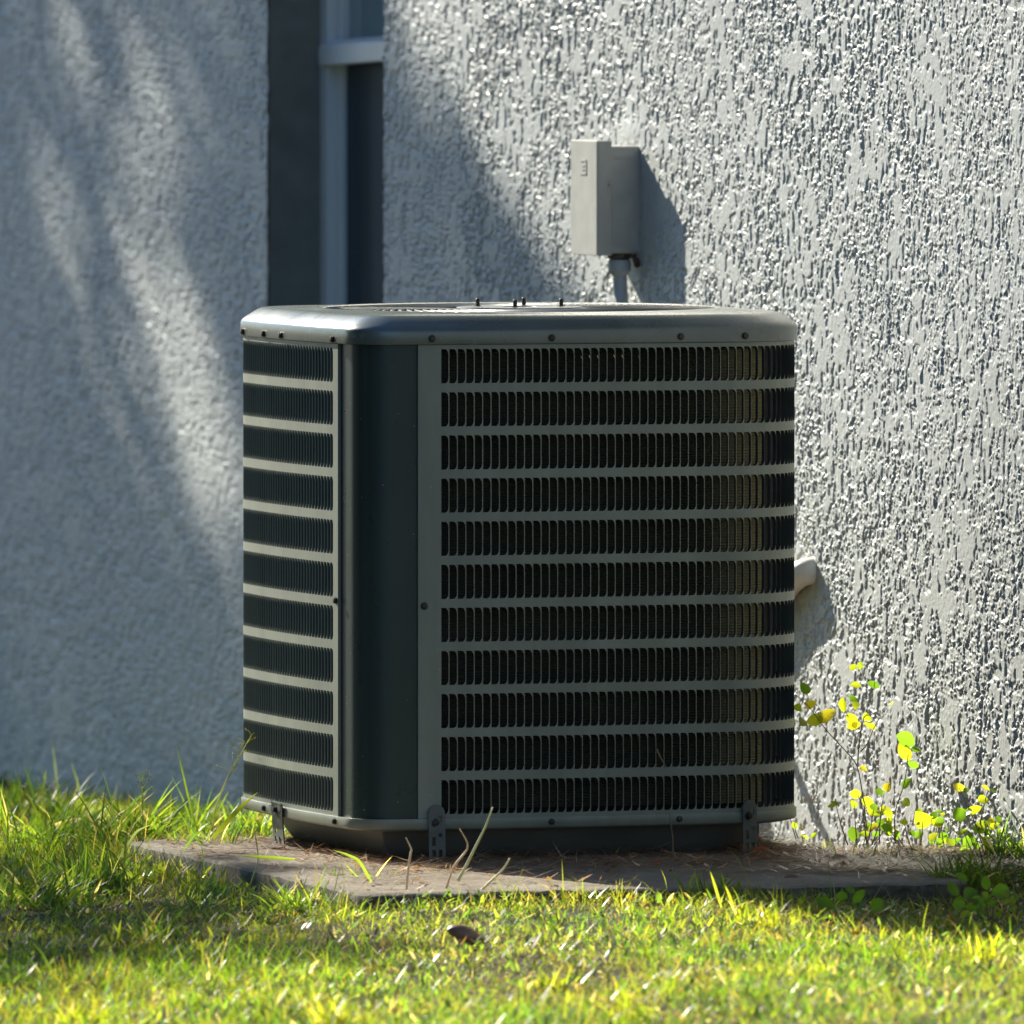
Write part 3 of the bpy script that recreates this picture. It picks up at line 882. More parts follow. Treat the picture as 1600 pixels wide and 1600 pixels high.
# lawn
def lawn_points(N, x0, x1, y0, y1):
    x = rng.uniform(x0, x1, N); y = rng.uniform(y0, y1, N)
    lx, ly = to_yard(x, y)
    keep = ~in_slab(lx, ly, 0.005) & (lx < WALL_X - 0.01)
    # litter strip between pad and wall: sparse
    strip = (lx > 0.70) & (ly > -0.55)
    keep &= ~(strip & (rng.random(N) < 0.93))
    under = (lx > -0.05) & (lx < 0.9) & (ly > 0.6) & (ly < 0.95)
    keep &= ~(under & (rng.random(N) < 0.6))
    patch = vnoise(x*3.1+70, y*1.7+20, 51)*0.6 + vnoise(x*8+70, y*5+20, 52)*0.4
    keep &= rng.random(N) < np.clip(0.65 + 1.6*(patch-0.28), 0.5, 1)
    return x[keep], y[keep]
parts = []
x, y = lawn_points(900000, -1.9, 1.9, 17.6, 28.4)
N = len(x)
big = vnoise(x*2+9, y*1.2+4, 61)
lx, ly = to_yard(x, y)
back = sstep(0.3, 1.5, ly)
shade_tall = sstep(-0.15, -0.5, lx)*sstep(-0.4, 0.5, ly)
near_pad = 1 - sstep(0.03, 0.16, np.maximum(np.maximum(SLAB[0]-lx, lx-SLAB[1]), np.maximum(SLAB[2]-ly, ly-SLAB[3])))
Hh = rng.gamma(4, 0.0046, N)*(0.7+0.8*big)*(1+1.3*near_pad*vnoise(x*11+3, y*7+1, 72))*(1 + 0.5*back + 0.8*shade_tall)
Wd = rng.uniform(0.0010, 0.0024, N)*(1+0.3*back)
col = pal(N, GREENS, [30, 28, 22, 13, 6, 2])
clump = vnoise(x*14+5, y*8+5, 68)*0.6 + vnoise(x*33+5, y*18+5, 69)*0.4
Hh *= 0.45 + 1.15*clump
col *= (0.72 + 0.6*vnoise(x*10+15, y*5+5, 70))[:, None]*np.stack([0.66+0.45*vnoise(x*6, y*3+9, 71), np.ones(N), np.ones(N)], 1)
dry = vnoise(x*5+30, y*3+3, 66) > 0.62
col[dry] = col[dry]*0.75 + np.array([0.26, 0.22, 0.07])*0.25
parts.append(blades(N, x, y, ground_h(x, y)-0.004, Hh, Wd, rng.uniform(0, 6.283, N), np.abs(rng.normal(0.35, 0.35, N)), rng.uniform(0.1, 1.5, N), col,
                    width_az=rng.uniform(0, 6.283, N)))
# thatch lying flat
x, y = lawn_points(110000, -1.9, 1.9, 17.6, 28.4); N = len(x)
col = pal(N, [(0.28, 0.21, 0.11), (0.17, 0.11, 0.06), (0.42, 0.37, 0.25), (0.10, 0.07, 0.04)], [4, 4, 1, 2])
parts.append(blades(N, x, y, ground_h(x, y)+rng.uniform(0, 0.015, N), rng.uniform(0.02, 0.06, N), rng.uniform(0.001, 0.0025, N), rng.uniform(0, 6.283, N),
                    rng.uniform(1.2, 1.6, N), rng.uniform(-0.3, 0.3, N), col))
# broad low leaves
x, y = lawn_points(75000, -1.9, 1.9, 17.6, 28.4); N = len(x)
col = pal(N, [(0.09, 0.17, 0.03), (0.15, 0.20, 0.03), (0.06, 0.13, 0.03), (0.35, 0.33, 0.24)], [4, 3, 3, 0.8])
parts.append(blades(N, x, y, ground_h(x, y)+rng.uniform(0.0, 0.018, N), rng.uniform(0.014, 0.034, N), rng.uniform(0.0035, 0.0075, N), rng.uniform(0, 6.283, N),
                    rng.uniform(0.6, 1.3, N), rng.uniform(0.0, 0.7, N), col, seg=4))
V, F, C = merge(parts)
tag(np_mesh('lawn', V, F, M['grass'], colors=C), 'short sunlit lawn grass mixed with thatch and low weeds', 'grass', kind='stuff')

# taller clumps of grass, each its own thing
def px_ground(px, py, h=-0.05):
    Y = (CAM_H - h)*F_PX/(py + 30); return (px-800)/F_PX*Y, Y
def tuft(px, py, n, hmin, hmax, wmin, wmax, spread, label, cols=None, wts=None, leanm=0.35, az0=None, bendm=(0.2, 1.2), h=None):
    n = int(n*1.8); wmax *= 1.35
    X, Y = px_ground(px, py)
    hz = float(ground_h(np.array([X]), np.array([Y]))[0]) if h is None else h
    rr_ = spread*0.9*np.sqrt(rng.random(n)); aa_ = rng.uniform(0, 6.283, n); x = rr_*np.cos(aa_); y = rr_*np.sin(aa_)
    cols = cols or [(0.085, 0.16, 0.022), (0.14, 0.20, 0.025), (0.055, 0.12, 0.03), (0.35, 0.32, 0.18)]
    wts = wts or [4, 3, 3, 0.8]
    az = rng.uniform(0, 6.283, n) if az0 is None else rng.normal(az0, 0.5, n)
    V, F, C = blades(n, x, y, np.zeros(n)-0.004, rng.uniform(hmin, hmax, n), rng.uniform(wmin, wmax, n), az,
                     np.abs(rng.normal(leanm, 0.25, n)), rng.uniform(*bendm, n), pal(n, cols, wts), seg=6, width_az=rng.uniform(0, 6.283, n))
    o = np_mesh('grass_tuft', V, F, M['grass'], colors=C)
    o.location = (X, Y, hz)
    return tag(o, label, 'grass tuft', 'tufts of taller grass round the pad')
tuft(150, 1400, 90, 0.05, 0.14, 0.003, 0.005, 0.07, 'shaded tuft of tall grass at the far left edge of the lawn')
tuft(60, 1330, 90, 0.06, 0.15, 0.003, 0.005, 0.09, 'leafy green tuft at the left border in front of the shaded wall', leanm=0.5)
tuft(205, 1345, 110, 0.06, 0.17, 0.003, 0.0055, 0.07, 'dense dark tuft at the left corner of the concrete pad', leanm=0.5)
tuft(300, 1320, 90, 0.05, 0.15, 0.003, 0.0055, 0.06, 'arching tuft behind the left end of the pad', leanm=0.55)
tuft(385, 1305, 80, 0.05, 0.12, 0.003, 0.006, 0.05, 'bright green tuft under the left edge of the condenser', leanm=0.5)
tuft(345, 1365, 30, 0.04, 0.12, 0.003, 0.005, 0.035, 'thin tuft in front of the left edge of the pad', leanm=0.4)
tuft(700, 1412, 45, 0.025, 0.075, 0.0025, 0.005, 0.028, 'yellow green tuft at the foot of the near tie-down bracket', leanm=0.5,
     cols=[(0.17, 0.22, 0.03), (0.12, 0.18, 0.02), (0.5, 0.47, 0.36)], wts=[4, 3, 2])
tuft(560, 1420, 40, 0.03, 0.09, 0.002, 0.004, 0.05, 'wispy tuft in front of the near corner of the pad', leanm=0.4)
tuft(460, 1440, 60, 0.03, 0.09, 0.002, 0.005, 0.05, 'green tuft left of the near corner of the pad', leanm=0.4)
tuft(1110, 1440, 40, 0.03, 0.075, 0.003, 0.005, 0.05, 'upright bright tuft in front of the shaded pad edge', leanm=0.2)
tuft(915, 1392, 14, 0.02, 0.05, 0.002, 0.003, 0.02, 'small green tuft against the middle of the pad front', leanm=0.2)
tuft(1055, 1390, 16, 0.02, 0.06, 0.002, 0.003, 0.02, 'slim green tuft against the pad below the hanging rootlet', leanm=0.2)
tuft(1520, 1420, 130, 0.03, 0.10, 0.003, 0.006, 0.07, 'dark leafy tuft covering the right end of the pad', leanm=0.5)
tuft(1560, 1350, 90, 0.04, 0.11, 0.003, 0.006, 0.06, 'sunlit tuft between the pad and the wall at the right border', leanm=0.4)
tuft(1250, 1310, 26, 0.03, 0.07, 0.003, 0.005, 0.03, 'backlit tuft beside the lower right edge of the condenser', leanm=0.5)
tuft(1590, 1385, 120, 0.03, 0.10, 0.002, 0.004, 0.06, 'half shaded tuft at the right border beside the pad', leanm=0.5)
tuft(1460, 1345, 90, 0.02, 0.07, 0.002, 0.004, 0.06, 'low tuft creeping over the back corner of the pad', leanm=0.7)
tuft(1350, 1325, 50, 0.02, 0.06, 0.002, 0.004, 0.05, 'sparse sunlit tuft among the dry leaves under the vine', leanm=0.6)
tuft(250, 1385, 90, 0.02, 0.07, 0.002, 0.004, 0.07, 'low tuft hiding the left edge of the pad', leanm=0.6)
tuft(300, 1362, 80, 0.03, 0.09, 0.002, 0.004, 0.05, 'tuft standing against the middle of the left pad edge', leanm=0.4)
tuft(420, 1392, 80, 0.02, 0.06, 0.002, 0.004, 0.06, 'low leafy tuft in front of the left pad edge nearest the condenser', leanm=0.6)
tuft(510, 1402, 70, 0.02, 0.06, 0.002, 0.003, 0.06, 'fine tuft close left of the near corner of the pad', leanm=0.5)
tuft(640, 1415, 80, 0.02, 0.055, 0.002, 0.004, 0.06, 'messy tuft with dry tips just right of the near pad corner', leanm=0.6)
tuft(760, 1408, 70, 0.02, 0.05, 0.002, 0.003, 0.05, 'bright tuft right of the dried weeds', leanm=0.5)
tuft(980, 1402, 60, 0.02, 0.045, 0.002, 0.003, 0.07, 'half shaded tuft along the front edge of the pad', leanm=0.5)
tuft(1200, 1412, 60, 0.02, 0.05, 0.002, 0.003, 0.07, 'dark green tuft in the shadow before the pad edge', leanm=0.5)
tuft(60, 1420, 140, 0.04, 0.11, 0.003, 0.005, 0.10, 'wide dark tuft on the shaded left lawn', leanm=0.6)
tuft(240, 1470, 80, 0.03, 0.07, 0.003, 0.005, 0.08, 'shaded clump in the left foreground', leanm=0.6)
FG = [(0.20, 0.26, 0.02), (0.15, 0.22, 0.02), (0.26, 0.27, 0.04), (0.45, 0.40, 0.24)]
tuft(515, 1588, 26, 0.04, 0.085, 0.003, 0.006, 0.03, 'blurred bright tuft at the bottom edge left of centre', leanm=0.25, cols=FG)
tuft(130, 1575, 30, 0.03, 0.07, 0.003, 0.006, 0.04, 'blurred tuft in the bottom left corner', leanm=0.4, cols=FG)
tuft(860, 1540, 24, 0.02, 0.06, 0.003, 0.005, 0.03, 'yellow green tuft right of the seed pod', leanm=0.4, cols=FG)
tuft(985, 1592, 26, 0.03, 0.07, 0.003, 0.005, 0.035, 'blurred tuft with straw tips at the bottom centre', leanm=0.5, cols=FG)
tuft(1290, 1545, 26, 0.02, 0.06, 0.003, 0.005, 0.035, 'sunlit tuft in the right foreground lawn', leanm=0.5, cols=FG)
tuft(1540, 1520, 30, 0.03, 0.08, 0.003, 0.005, 0.03, 'taller bright tuft by the right border of the lawn', leanm=0.3, cols=FG)
tuft(1180, 1470, 40, 0.02, 0.06, 0.003, 0.005, 0.05, 'spiky sunlit tuft just out of the condenser shadow', leanm=0.2, cols=FG)
tuft(820, 1408, 60, 0.015, 0.045, 0.002, 0.003, 0.08, 'short sunlit tuft overlapping the front edge of the pad', leanm=0.4)
tuft(1440, 1330, 50, 0.03, 0.08, 0.003, 0.005, 0.05, 'short bright tuft in the leaf litter below the vine', leanm=0.5)
tuft(40, 1260, 120, 0.06, 0.16, 0.003, 0.006, 0.12, 'blurred tuft against the foot of the shaded wall at far left', leanm=0.4)
tuft(330, 1262, 100, 0.05, 0.12, 0.003, 0.006, 0.10, 'blurred tuft at the foot of the wall beside the condenser', leanm=0.5)

# single long stalks and blades
def stalk(name, pts, rad, label, cat, colr, mat='leaf', seeds=0, seed_r=0.0022, group=None):
    mb = MB(); P3 = [Vector(p) for p in pts]
    Q = []
    for i in range(len(P3)-1):
        for j in range(5): Q.append(P3[i].lerp(P3[i+1], j/5))
    Q.append(P3[-1])
    for _ in range(3): Q = [Q[0]] + [(Q[i-1]+Q[i]*2+Q[i+1])/4 for i in range(1, len(Q)-1)] + [Q[-1]]
    mb.tube(Q, [rad*(1-0.6*i/len(Q)) for i in range(len(Q))], 6)
    r_ = random.Random(len(Q)+int(abs(P3[0].x)*1000))
    for i in range(seeds):
        t = 0.5 + 0.5*i/seeds; q = Q[min(len(Q)-1, int(t*len(Q)))]
        d = Vector((r_.uniform(-1, 1), r_.uniform(-1, 1), r_.uniform(0.3, 1.4))).normalized()
        L = 0.045*(1.25-t)
        mb.tube([q, q+d*L*0.5+Vector((0, 0, 0.003)), q+d*L], [0.0006, 0.0005, 0.0004], 4)
        mb.tube([q+d*L, q+d*(L+0.004)], [0.0012, 0.0006], 5)
    V = np.array([tuple(v) for v in mb.v])
    Fl = []
    for f in mb.f:
        if len(f) == 4: Fl.append(f)
        elif len(f) == 3: Fl.append((*f, -1))
        else:
            for j in range(1, len(f)-1): Fl.append((f[0], f[j], f[j+1], -1))
    base = np.array(P3[0])
    o = np_mesh(name, V - base, np.array(Fl), M[mat], smooth=True, colors=np.tile(np.array(colr), (len(V), 1)))
    o.location = tuple(base)
    return tag(o, label, cat, group)
def pt(px, py, Y): return ((px-800)/F_PX*Y, Y, CAM_H - (py+30)/F_PX*Y)
def spt(Y, lst, drift=0.0):
    n_ = len(lst)
    return [pt(a, b, Y + drift*i/(n_-1)) for i, (a, b) in enumerate(lst)]
stalk('seedhead_weed', spt(22.1, [(330, 1300), (335, 1265), (350, 1225), (372, 1185), (392, 1150)], 0.12), 0.0016, 'pale seeding grass stalk leaning over the left edge of the condenser', 'seedhead weed', (0.26, 0.30, 0.10), seeds=14)
stalk('seedhead_weed', spt(22.2, [(222, 1325), (222, 1280), (221, 1240), (222, 1215)], 0.1), 0.0012, 'fine upright seeding stalk at the left end of the pad', 'seedhead weed', (0.16, 0.22, 0.09), seeds=16)
stalk('seedhead_weed', spt(21.4, [(385, 1400), (395, 1370), (404, 1345), (398, 1305), (395, 1290)], 0.1), 0.0014, 'thin green stalk standing in front of the pad below the left side', 'seedhead weed', (0.15, 0.22, 0.05))
def long_blade(Y, lst, w, label, colr, drift=0.0):
    P3 = [Vector(p) for p in spt(Y, lst, drift)]
    Q = []
    for i in range(len(P3)-1):
        for j in range(5): Q.append(P3[i].lerp(P3[i+1], j/5))
    Q.append(P3[-1])
    for _ in range(2): Q = [Q[0]] + [(Q[i-1]+Q[i]*2+Q[i+1])/4 for i in range(1, len(Q)-1)] + [Q[-1]]
    V = []; F = []; n_ = len(Q)
    for i, q in enumerate(Q):
        t = i/(n_-1); d = (Q[min(i+1, n_-1)]-Q[max(i-1, 0)]).normalized()
        side = d.cross(Vector((0.25, -1, 0.2))).normalized(); ww = w*(0.5+1.6*t*(1-t))*(1-t**4)*0.5+0.0001
        V += [tuple(q-side*ww), tuple(q+Vector((0, 0.0009, -0.0004))), tuple(q+side*ww)]
    for i in range(n_-1): F += [(3*i, 3*i+1, 3*i+4, 3*i+3), (3*i+1, 3*i+2, 3*i+5, 3*i+4)]
    V = np.array(V); base = V[1].copy()
    o = np_mesh('grass_shoot', V-base, np.array(F), M['grass'], colors=np.tile(np.array(colr), (len(V), 1)), smooth=True)
    o.location = tuple(base)
    return tag(o, label, 'grass shoot', 'long single grass blades')
long_blade(22.3, [(308, 1302), (300, 1275), (292, 1240), (283, 1200), (275, 1168)], 0.0045, 'tall straight grass blade rising against the blue shaded wall', (0.12, 0.20, 0.03), 0.1)
long_blade(21.75, [(332, 1310), (350, 1290), (372, 1265), (402, 1239)], 0.010, 'broad bright blade crossing the lower left corner of the condenser', (0.20, 0.25, 0.03), -0.1)
long_blade(21.2, [(586, 1398), (575, 1370), (560, 1345), (540, 1336), (520, 1330)], 0.006, 'curved green blade arching over the near corner of the pad', (0.12, 0.19, 0.03))
long_blade(21.3, [(460, 1344), (430, 1342), (400, 1340), (370, 1338)], 0.006, 'flat green blade lying on the left end of the pad', (0.13, 0.20, 0.03))
long_blade(20.7, [(1128, 1420), (1122, 1400), (1116, 1380), (1110, 1362)], 0.0050, 'upright bright blade standing before the shaded right pad edge', (0.20, 0.25, 0.03))
long_blade(20.7, [(1147, 1425), (1143, 1408), (1138, 1395), (1133, 1384)], 0.0050, 'shorter upright blade beside the tall bright one', (0.19, 0.24, 0.03))
long_blade(22.05, [(180, 1345), (200, 1320), (212, 1300), (240, 1288)], 0.006, 'bluish blade drooping over the left corner of the pad', (0.14, 0.19, 0.10))
long_blade(22.0, [(250, 1372), (280, 1340), (300, 1310), (330, 1285)], 0.006, 'dark green blade leaning over the pad left corner', (0.07, 0.14, 0.03))
long_blade(23.2, [(62, 1298), (85, 1290), (105, 1283), (124, 1279)], 0.006, 'dry straw coloured blade lying across the grass at left', (0.45, 0.36, 0.22))
# dried stems by the near bracket
grp = 'dried stems by the near bracket'
stalk('dried_weed', spt(21.05, [(634, 1405), (636, 1372), (641, 1335), (643, 1330), (640, 1322), (634, 1310)]), 0.0024, 'pale kinked dry stem standing left of the near bracket', 'dried weed', (0.40, 0.38, 0.36), 'litter', group=grp)
stalk('dried_weed', spt(21.05, [(697, 1390), (708, 1355), (730, 1330), (731, 1318), (718, 1296)]), 0.0022, 'bent dry stem curling back at its brown tip', 'dried weed', (0.42, 0.37, 0.32), 'litter', group=grp)
stalk('dried_weed', spt(21.05, [(715, 1378), (728, 1355), (742, 1326), (758, 1295), (770, 1262)]), 0.0030, 'tallest dry stem with a green tip reaching over the dark pan', 'dried weed', (0.36, 0.40, 0.30), 'litter', group=grp)
stalk('dried_weed', spt(21.05, [(745, 1400), (765, 1380), (785, 1362), (797, 1342)]), 0.0030, 'leaning silvery stem to the right of the near bracket', 'dried weed', (0.42, 0.44, 0.36), 'litter', group=grp)
stalk('dried_weed', spt(21.5, [(1058, 1346), (1052, 1335), (1052, 1312), (1049, 1292), (1046, 1268)]), 0.0016, 'thin brown rootlet clinging to the front of the base rail', 'dried weed', (0.20, 0.15, 0.09), 'litter')
stalk('dry_twig', spt(21.80, [(1026, 1172), (1032, 1184), (1041, 1200)]), 0.0022, 'short brown twig caught in the lower louvres', 'twig', (0.24, 0.15, 0.08), 'litter')

stalk('dried_weed', spt(21.93, [(934, 800), (932, 812), (929, 824)]), 0.0024, 'curled straw coloured scrap stuck on the fifth louvre band', 'plant scrap', (0.45, 0.36, 0.2), 'litter')
stalk('dried_weed', spt(21.93, [(921, 895), (922, 903), (926, 911)]), 0.0022, 'small tan scrap caught in the sixth row of louvres', 'plant scrap', (0.35, 0.25, 0.13), 'litter')
stalk('dried_weed', spt(22.02, [(1201, 752), (1199, 764)]), 0.0026, 'dark brown scrap hanging at the right end of the fourth row', 'plant scrap', (0.14, 0.07, 0.04), 'litter')
stalk('dried_weed', spt(21.80, [(697, 1040), (699, 1052)]), 0.0022, 'tiny brown scrap in the first slot of the eighth row', 'plant scrap', (0.25, 0.16, 0.08), 'litter')
# leaves helper (flat oval leaf with slight fold)
def oval_leaf(c, d, nrm, L, W, fold=0.25):
    d = d.normalized(); s = d.cross(nrm).normalized(); n = s.cross(d).normalized()
    V = [c]; 
    ts = [0.12, 0.3, 0.5, 0.7, 0.88]
    ws = [0.55, 0.92, 1.0, 0.82, 0.45]
    V = [c]
    for t, w in zip(ts, ws):
        m_ = c + d*(L*t) - n*(0.12*L*(t**2))
        V += [m_ - s*(W*w/2) + n*(W*w/2*fold), m_, m_ + s*(W*w/2) + n*(W*w/2*fold)]
    V.append(c + d*L - n*0.14*L)
    F = [(0, 2, 1, -1), (0, 3, 2, -1)]
    for i in range(4):
        a = 1+3*i
        F += [(a, a+1, a+4, a+3), (a+1, a+2, a+5, a+4)]
    F += [(13, 14, 16, -1), (14, 15, 16, -1)]
    return np.array([tuple(v) for v in V]), np.array(F)
def vine(base, stems, leaves, label, colr, leaf_r=(0.014, 0.026), mini=None):
    """stems: list of point lists (world); leaves: list of (world point, size, tint)"""
    o = empty('vine_weed', Matrix.Translation(base), label, 'weed', 'round leaved weeds by the sunlit wall')
    B = Vector(base)
    for st in stems:
        Q = []
        P3 = [Vector(p) - B for p in st]
        for i in range(len(P3)-1):
            for j in range(4): Q.append(P3[i].lerp(P3[i+1], j/4))
        Q.append(P3[-1])
        for _ in range(2): Q = [Q[0]] + [(Q[i-1]+Q[i]*2+Q[i+1])/4 for i in range(1, len(Q)-1)] + [Q[-1]]
        mb = MB(); mb.tube(Q, [0.0013*(1-0.6*i/len(Q)) for i in range(len(Q))], 6)
        mb.build('stem', M['stem'], o, smooth=True)
    for (c, size, tint) in leaves:
        c = Vector(c) - B
        d = Vector((rnd.uniform(-1, 1), rnd.uniform(-0.4, 0.4), rnd.uniform(-0.5, 0.8)))
        nrm = Vector((rnd.uniform(-0.5, 0.5), -1, rnd.uniform(-0.1, 0.9)))
        V, F = oval_leaf(c - d.normalized()*size*0.5, d, nrm, size*rnd.uniform(0.85, 1.3), size*rnd.uniform(0.5, 0.9), rnd.uniform(0.05, 0.5))
        lf = np_mesh('leaf', V, F, M['leaf'], o, smooth=True, colors=np.tile(np.array(tint)*rnd.uniform(0.8, 1.15), (len(V), 1)))
    return o
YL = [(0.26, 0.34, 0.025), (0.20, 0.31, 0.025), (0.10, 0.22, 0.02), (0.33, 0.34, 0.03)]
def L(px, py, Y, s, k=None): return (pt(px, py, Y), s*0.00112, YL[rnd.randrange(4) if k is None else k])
Yv = 22.25
vine(pt(1356, 1305, Yv), [spt(Yv, [(1356, 1305), (1350, 1250), (1341, 1195), (1320, 1172), (1290, 1140), (1265, 1105), (1243, 1085)]),
                          spt(Yv, [(1341, 1195), (1343, 1160), (1348, 1130), (1358, 1100), (1365, 1080), (1368, 1065)]),
                          spt(Yv, [(1346, 1175), (1358, 1160), (1365, 1140), (1385, 1105)])],
     [L(1260, 1078, Yv, 20), L(1247, 1106, Yv, 18), L(1266, 1102, Yv, 18), L(1254, 1128, Yv, 30, 0), L(1272, 1126, Yv, 30, 0), L(1290, 1121, Yv, 26, 3),
      L(1318, 1101, Yv, 26), L(1334, 1092, Yv, 16, 2), L(1338, 1100, Yv, 18), L(1340, 1071, Yv, 15), L(1365, 1070, Yv, 22), L(1331, 1125, Yv, 24, 0), L(1334, 1134, Yv, 22, 3),
      L(1356, 1122, Yv, 18), L(1361, 1135, Yv, 20, 0), L(1345, 1040, Yv, 12), L(1334, 1043, Yv, 14), L(1393, 1100, Yv, 12), L(1350, 1202, Yv, 14)],
     'tall thin vine with backlit leaves climbing beside the condenser', YL[0])
vine(pt(1355, 1318, Yv-0.1), [spt(Yv-0.1, [(1355, 1318), (1352, 1290), (1349, 1262), (1342, 1245)]), spt(Yv-0.1, [(1375, 1320), (1376, 1280), (1382, 1240)]),
                              spt(Yv-0.1, [(1400, 1320), (1398, 1270), (1415, 1225), (1420, 1180)])],
     [L(1339, 1242, Yv, 22, 0), L(1356, 1254, Yv, 20, 0), L(1366, 1266, Yv, 22, 0), L(1375, 1238, Yv, 15), L(1388, 1230, Yv, 18), L(1418, 1224, Yv, 24, 2), L(1416, 1178, Yv, 26, 3),
      L(1414, 1155, Yv, 30, 2), L(1429, 1196, Yv, 17, 2), L(1432, 1172, Yv, 16), L(1417, 1255, Yv, 18), L(1334, 1303, Yv, 28, 2), L(1357, 1292, Yv, 14), L(1376, 1287, Yv, 16, 2), L(1388, 1270, Yv, 24, 0), L(1400, 1296, Yv, 17)],
     'low cluster of round bright leaves in the leaf litter', YL[0])
vine(pt(1440, 1322, Yv-0.12), [spt(Yv-0.12, [(1440, 1322), (1442, 1300), (1443, 1285)]), spt(Yv-0.12, [(1465, 1325), (1470, 1300), (1475, 1288)])],
     [L(1443, 1282, Yv-.12, 32, 0), L(1459, 1275, Yv-.12, 16, 2), L(1470, 1286, Yv-.12, 20), L(1479, 1296, Yv-.12, 18, 2), L(1473, 1317, Yv-.12, 17), L(1462, 1283, Yv-.12, 15, 0)],
     'small seedling with one large round leaf left of the wall shadow', YL[0])
vine(pt(1540, 1335, 21.95), [spt(21.95, [(1540, 1335), (1530, 1300), (1518, 1272), (1500, 1232)]), spt(21.95, [(1530, 1300), (1538, 1262), (1545, 1235)])],
     [L(1498, 1231, 21.95, 16), L(1541, 1232, 21.95, 15), L(1553, 1235, 21.95, 13, 2), L(1512, 1270, 21.95, 24, 2), L(1524, 1266, 21.95, 24, 0), L(1500, 1275, 21.95, 26, 2), L(1538, 1251, 21.95, 20, 0),
      L(1530, 1297, 21.95, 22, 2), L(1515, 1314, 21.95, 24, 2), L(1550, 1285, 21.95, 16)],
     'sprawling leafy weed against the wall at the right border', YL[0])
def bushy(px, py, Y, wpx, hpx, n, smin, smax, ks, label):
    st = []; lv = []
    for i in range(n):
        a = px + rnd.uniform(-wpx, wpx); b = py - abs(rnd.gauss(0.45, 0.3))*hpx
        lv.append(L(a, b, Y + rnd.uniform(-0.04, 0.04), rnd.uniform(smin, smax), rnd.choice(ks)))
        if i % 2 == 0: st.append(spt(Y, [(px + (a-px)*0.5, py), (px + (a-px)*0.8, (py+b)/2), (a, b)]))
    vine(pt(px, py, Y), st, lv, label, YL[0])
bushy(1345, 1322, Yv-0.05, 45, 75, 13, 9, 18, [0, 1, 2, 3], 'bushy weed with many small yellow leaves below the tall vine')
bushy(1440, 1332, Yv-0.05, 60, 55, 16, 9, 18, [0, 1, 2, 2], 'leafy weed patch between the litter and the wall')
bushy(1548, 1345, 21.93, 50, 90, 20, 10, 20, [0, 1, 2, 2], 'bright leafy weed clump in the lower right by the wall')
bushy(1255, 1312, Yv+0.2, 22, 45, 7, 8, 14, [0, 1, 3], 'small backlit weed at the foot of the condenser corner')
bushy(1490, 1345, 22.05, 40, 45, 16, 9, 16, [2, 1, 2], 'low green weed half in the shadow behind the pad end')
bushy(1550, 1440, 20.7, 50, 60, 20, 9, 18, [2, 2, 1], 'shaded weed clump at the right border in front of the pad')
# shaded weed at the pad end
Yd = 20.75
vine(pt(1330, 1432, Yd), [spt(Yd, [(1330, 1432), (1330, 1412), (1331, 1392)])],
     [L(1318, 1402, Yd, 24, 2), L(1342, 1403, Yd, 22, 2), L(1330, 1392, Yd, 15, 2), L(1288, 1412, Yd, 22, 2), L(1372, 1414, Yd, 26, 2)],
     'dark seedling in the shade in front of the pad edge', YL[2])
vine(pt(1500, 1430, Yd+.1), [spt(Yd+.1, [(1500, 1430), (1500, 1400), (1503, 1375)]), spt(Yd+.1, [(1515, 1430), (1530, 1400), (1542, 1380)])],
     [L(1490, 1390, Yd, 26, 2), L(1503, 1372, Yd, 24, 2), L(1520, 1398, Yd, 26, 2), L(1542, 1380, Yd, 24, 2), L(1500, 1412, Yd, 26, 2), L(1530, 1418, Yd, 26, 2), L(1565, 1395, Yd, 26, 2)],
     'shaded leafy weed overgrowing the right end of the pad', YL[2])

# leaf litter (needles + leaf bits)
parts = []
def litter_points(N, box):
    lx = rng.uniform(box[0], box[1], N); ly = rng.uniform(box[2], box[3], N)
    x = OX + lx*CA - ly*SA; y = OY + lx*SA + ly*CA
    return lx, ly, x, y
def litter(N, box, prob, kinds):
    lx, ly, x, y = litter_points(N, box)
    keep = prob(lx, ly) > rng.random(N)
    lx, ly, x, y = lx[keep], ly[keep], x[keep], y[keep]; n = len(x)
    on = in_slab(lx, ly, -0.01)
    z = np.where(on, 0.001, ground_h(x, y)) + rng.uniform(0, 0.005, n)
    for share, Lr, Wr, cols, wts, seg, ln in kinds:
        k = rng.random(n) < share; m_ = k.sum()
        parts.append(blades(m_, x[k], y[k], z[k]+0.001, rng.uniform(*Lr, m_), rng.uniform(*Wr, m_), rng.uniform(0, 6.283, m_), rng.uniform(*ln, m_), rng.uniform(-0.15, 0.15, m_),
                            pal(m_, cols, wts), seg=seg))
BR = [(0.27, 0.14, 0.07), (0.40, 0.25, 0.15), (0.13, 0.07, 0.04), (0.60, 0.48, 0.36)]
kin = [(0.9, (0.05, 0.13), (0.0010, 0.0019), BR, [4, 4, 3, 3], 3, (1.42, 1.6)), (0.10, (0.012, 0.035), (0.005, 0.012), BR + [(0.45, 0.13, 0.07)], [3, 4, 3, 3, 0.5], 4, (1.2, 1.55))]
def near_wall_side(lx, ly): return np.clip(sstep(0.25, 0.9, lx), 0, 1)
litter(13000, (0.66, 1.09, -0.75, 1.2), lambda a, b: 0.95*np.maximum(sstep(-0.60, -0.42, b), sstep(0.84, 0.92, a)*sstep(-0.75, -0.6, b)), kin)
litter(8000, (-0.25, 0.8, -0.42, 0.72), lambda a, b: 0.25 + 0.7*sstep(-0.42, -0.2, b)*np.maximum(sstep(-0.15, 0.1, a), 0.3), kin)
litter(2500, (0.25, 0.8, -0.72, -0.4), lambda a, b: 0.03 + 0.8*sstep(-0.56, -0.42, b)*sstep(0.3, 0.7, a), kin)
litter(900, (-0.24, 0.3, -0.74, -0.4), lambda a, b: 0.3 + 0*a, kin)
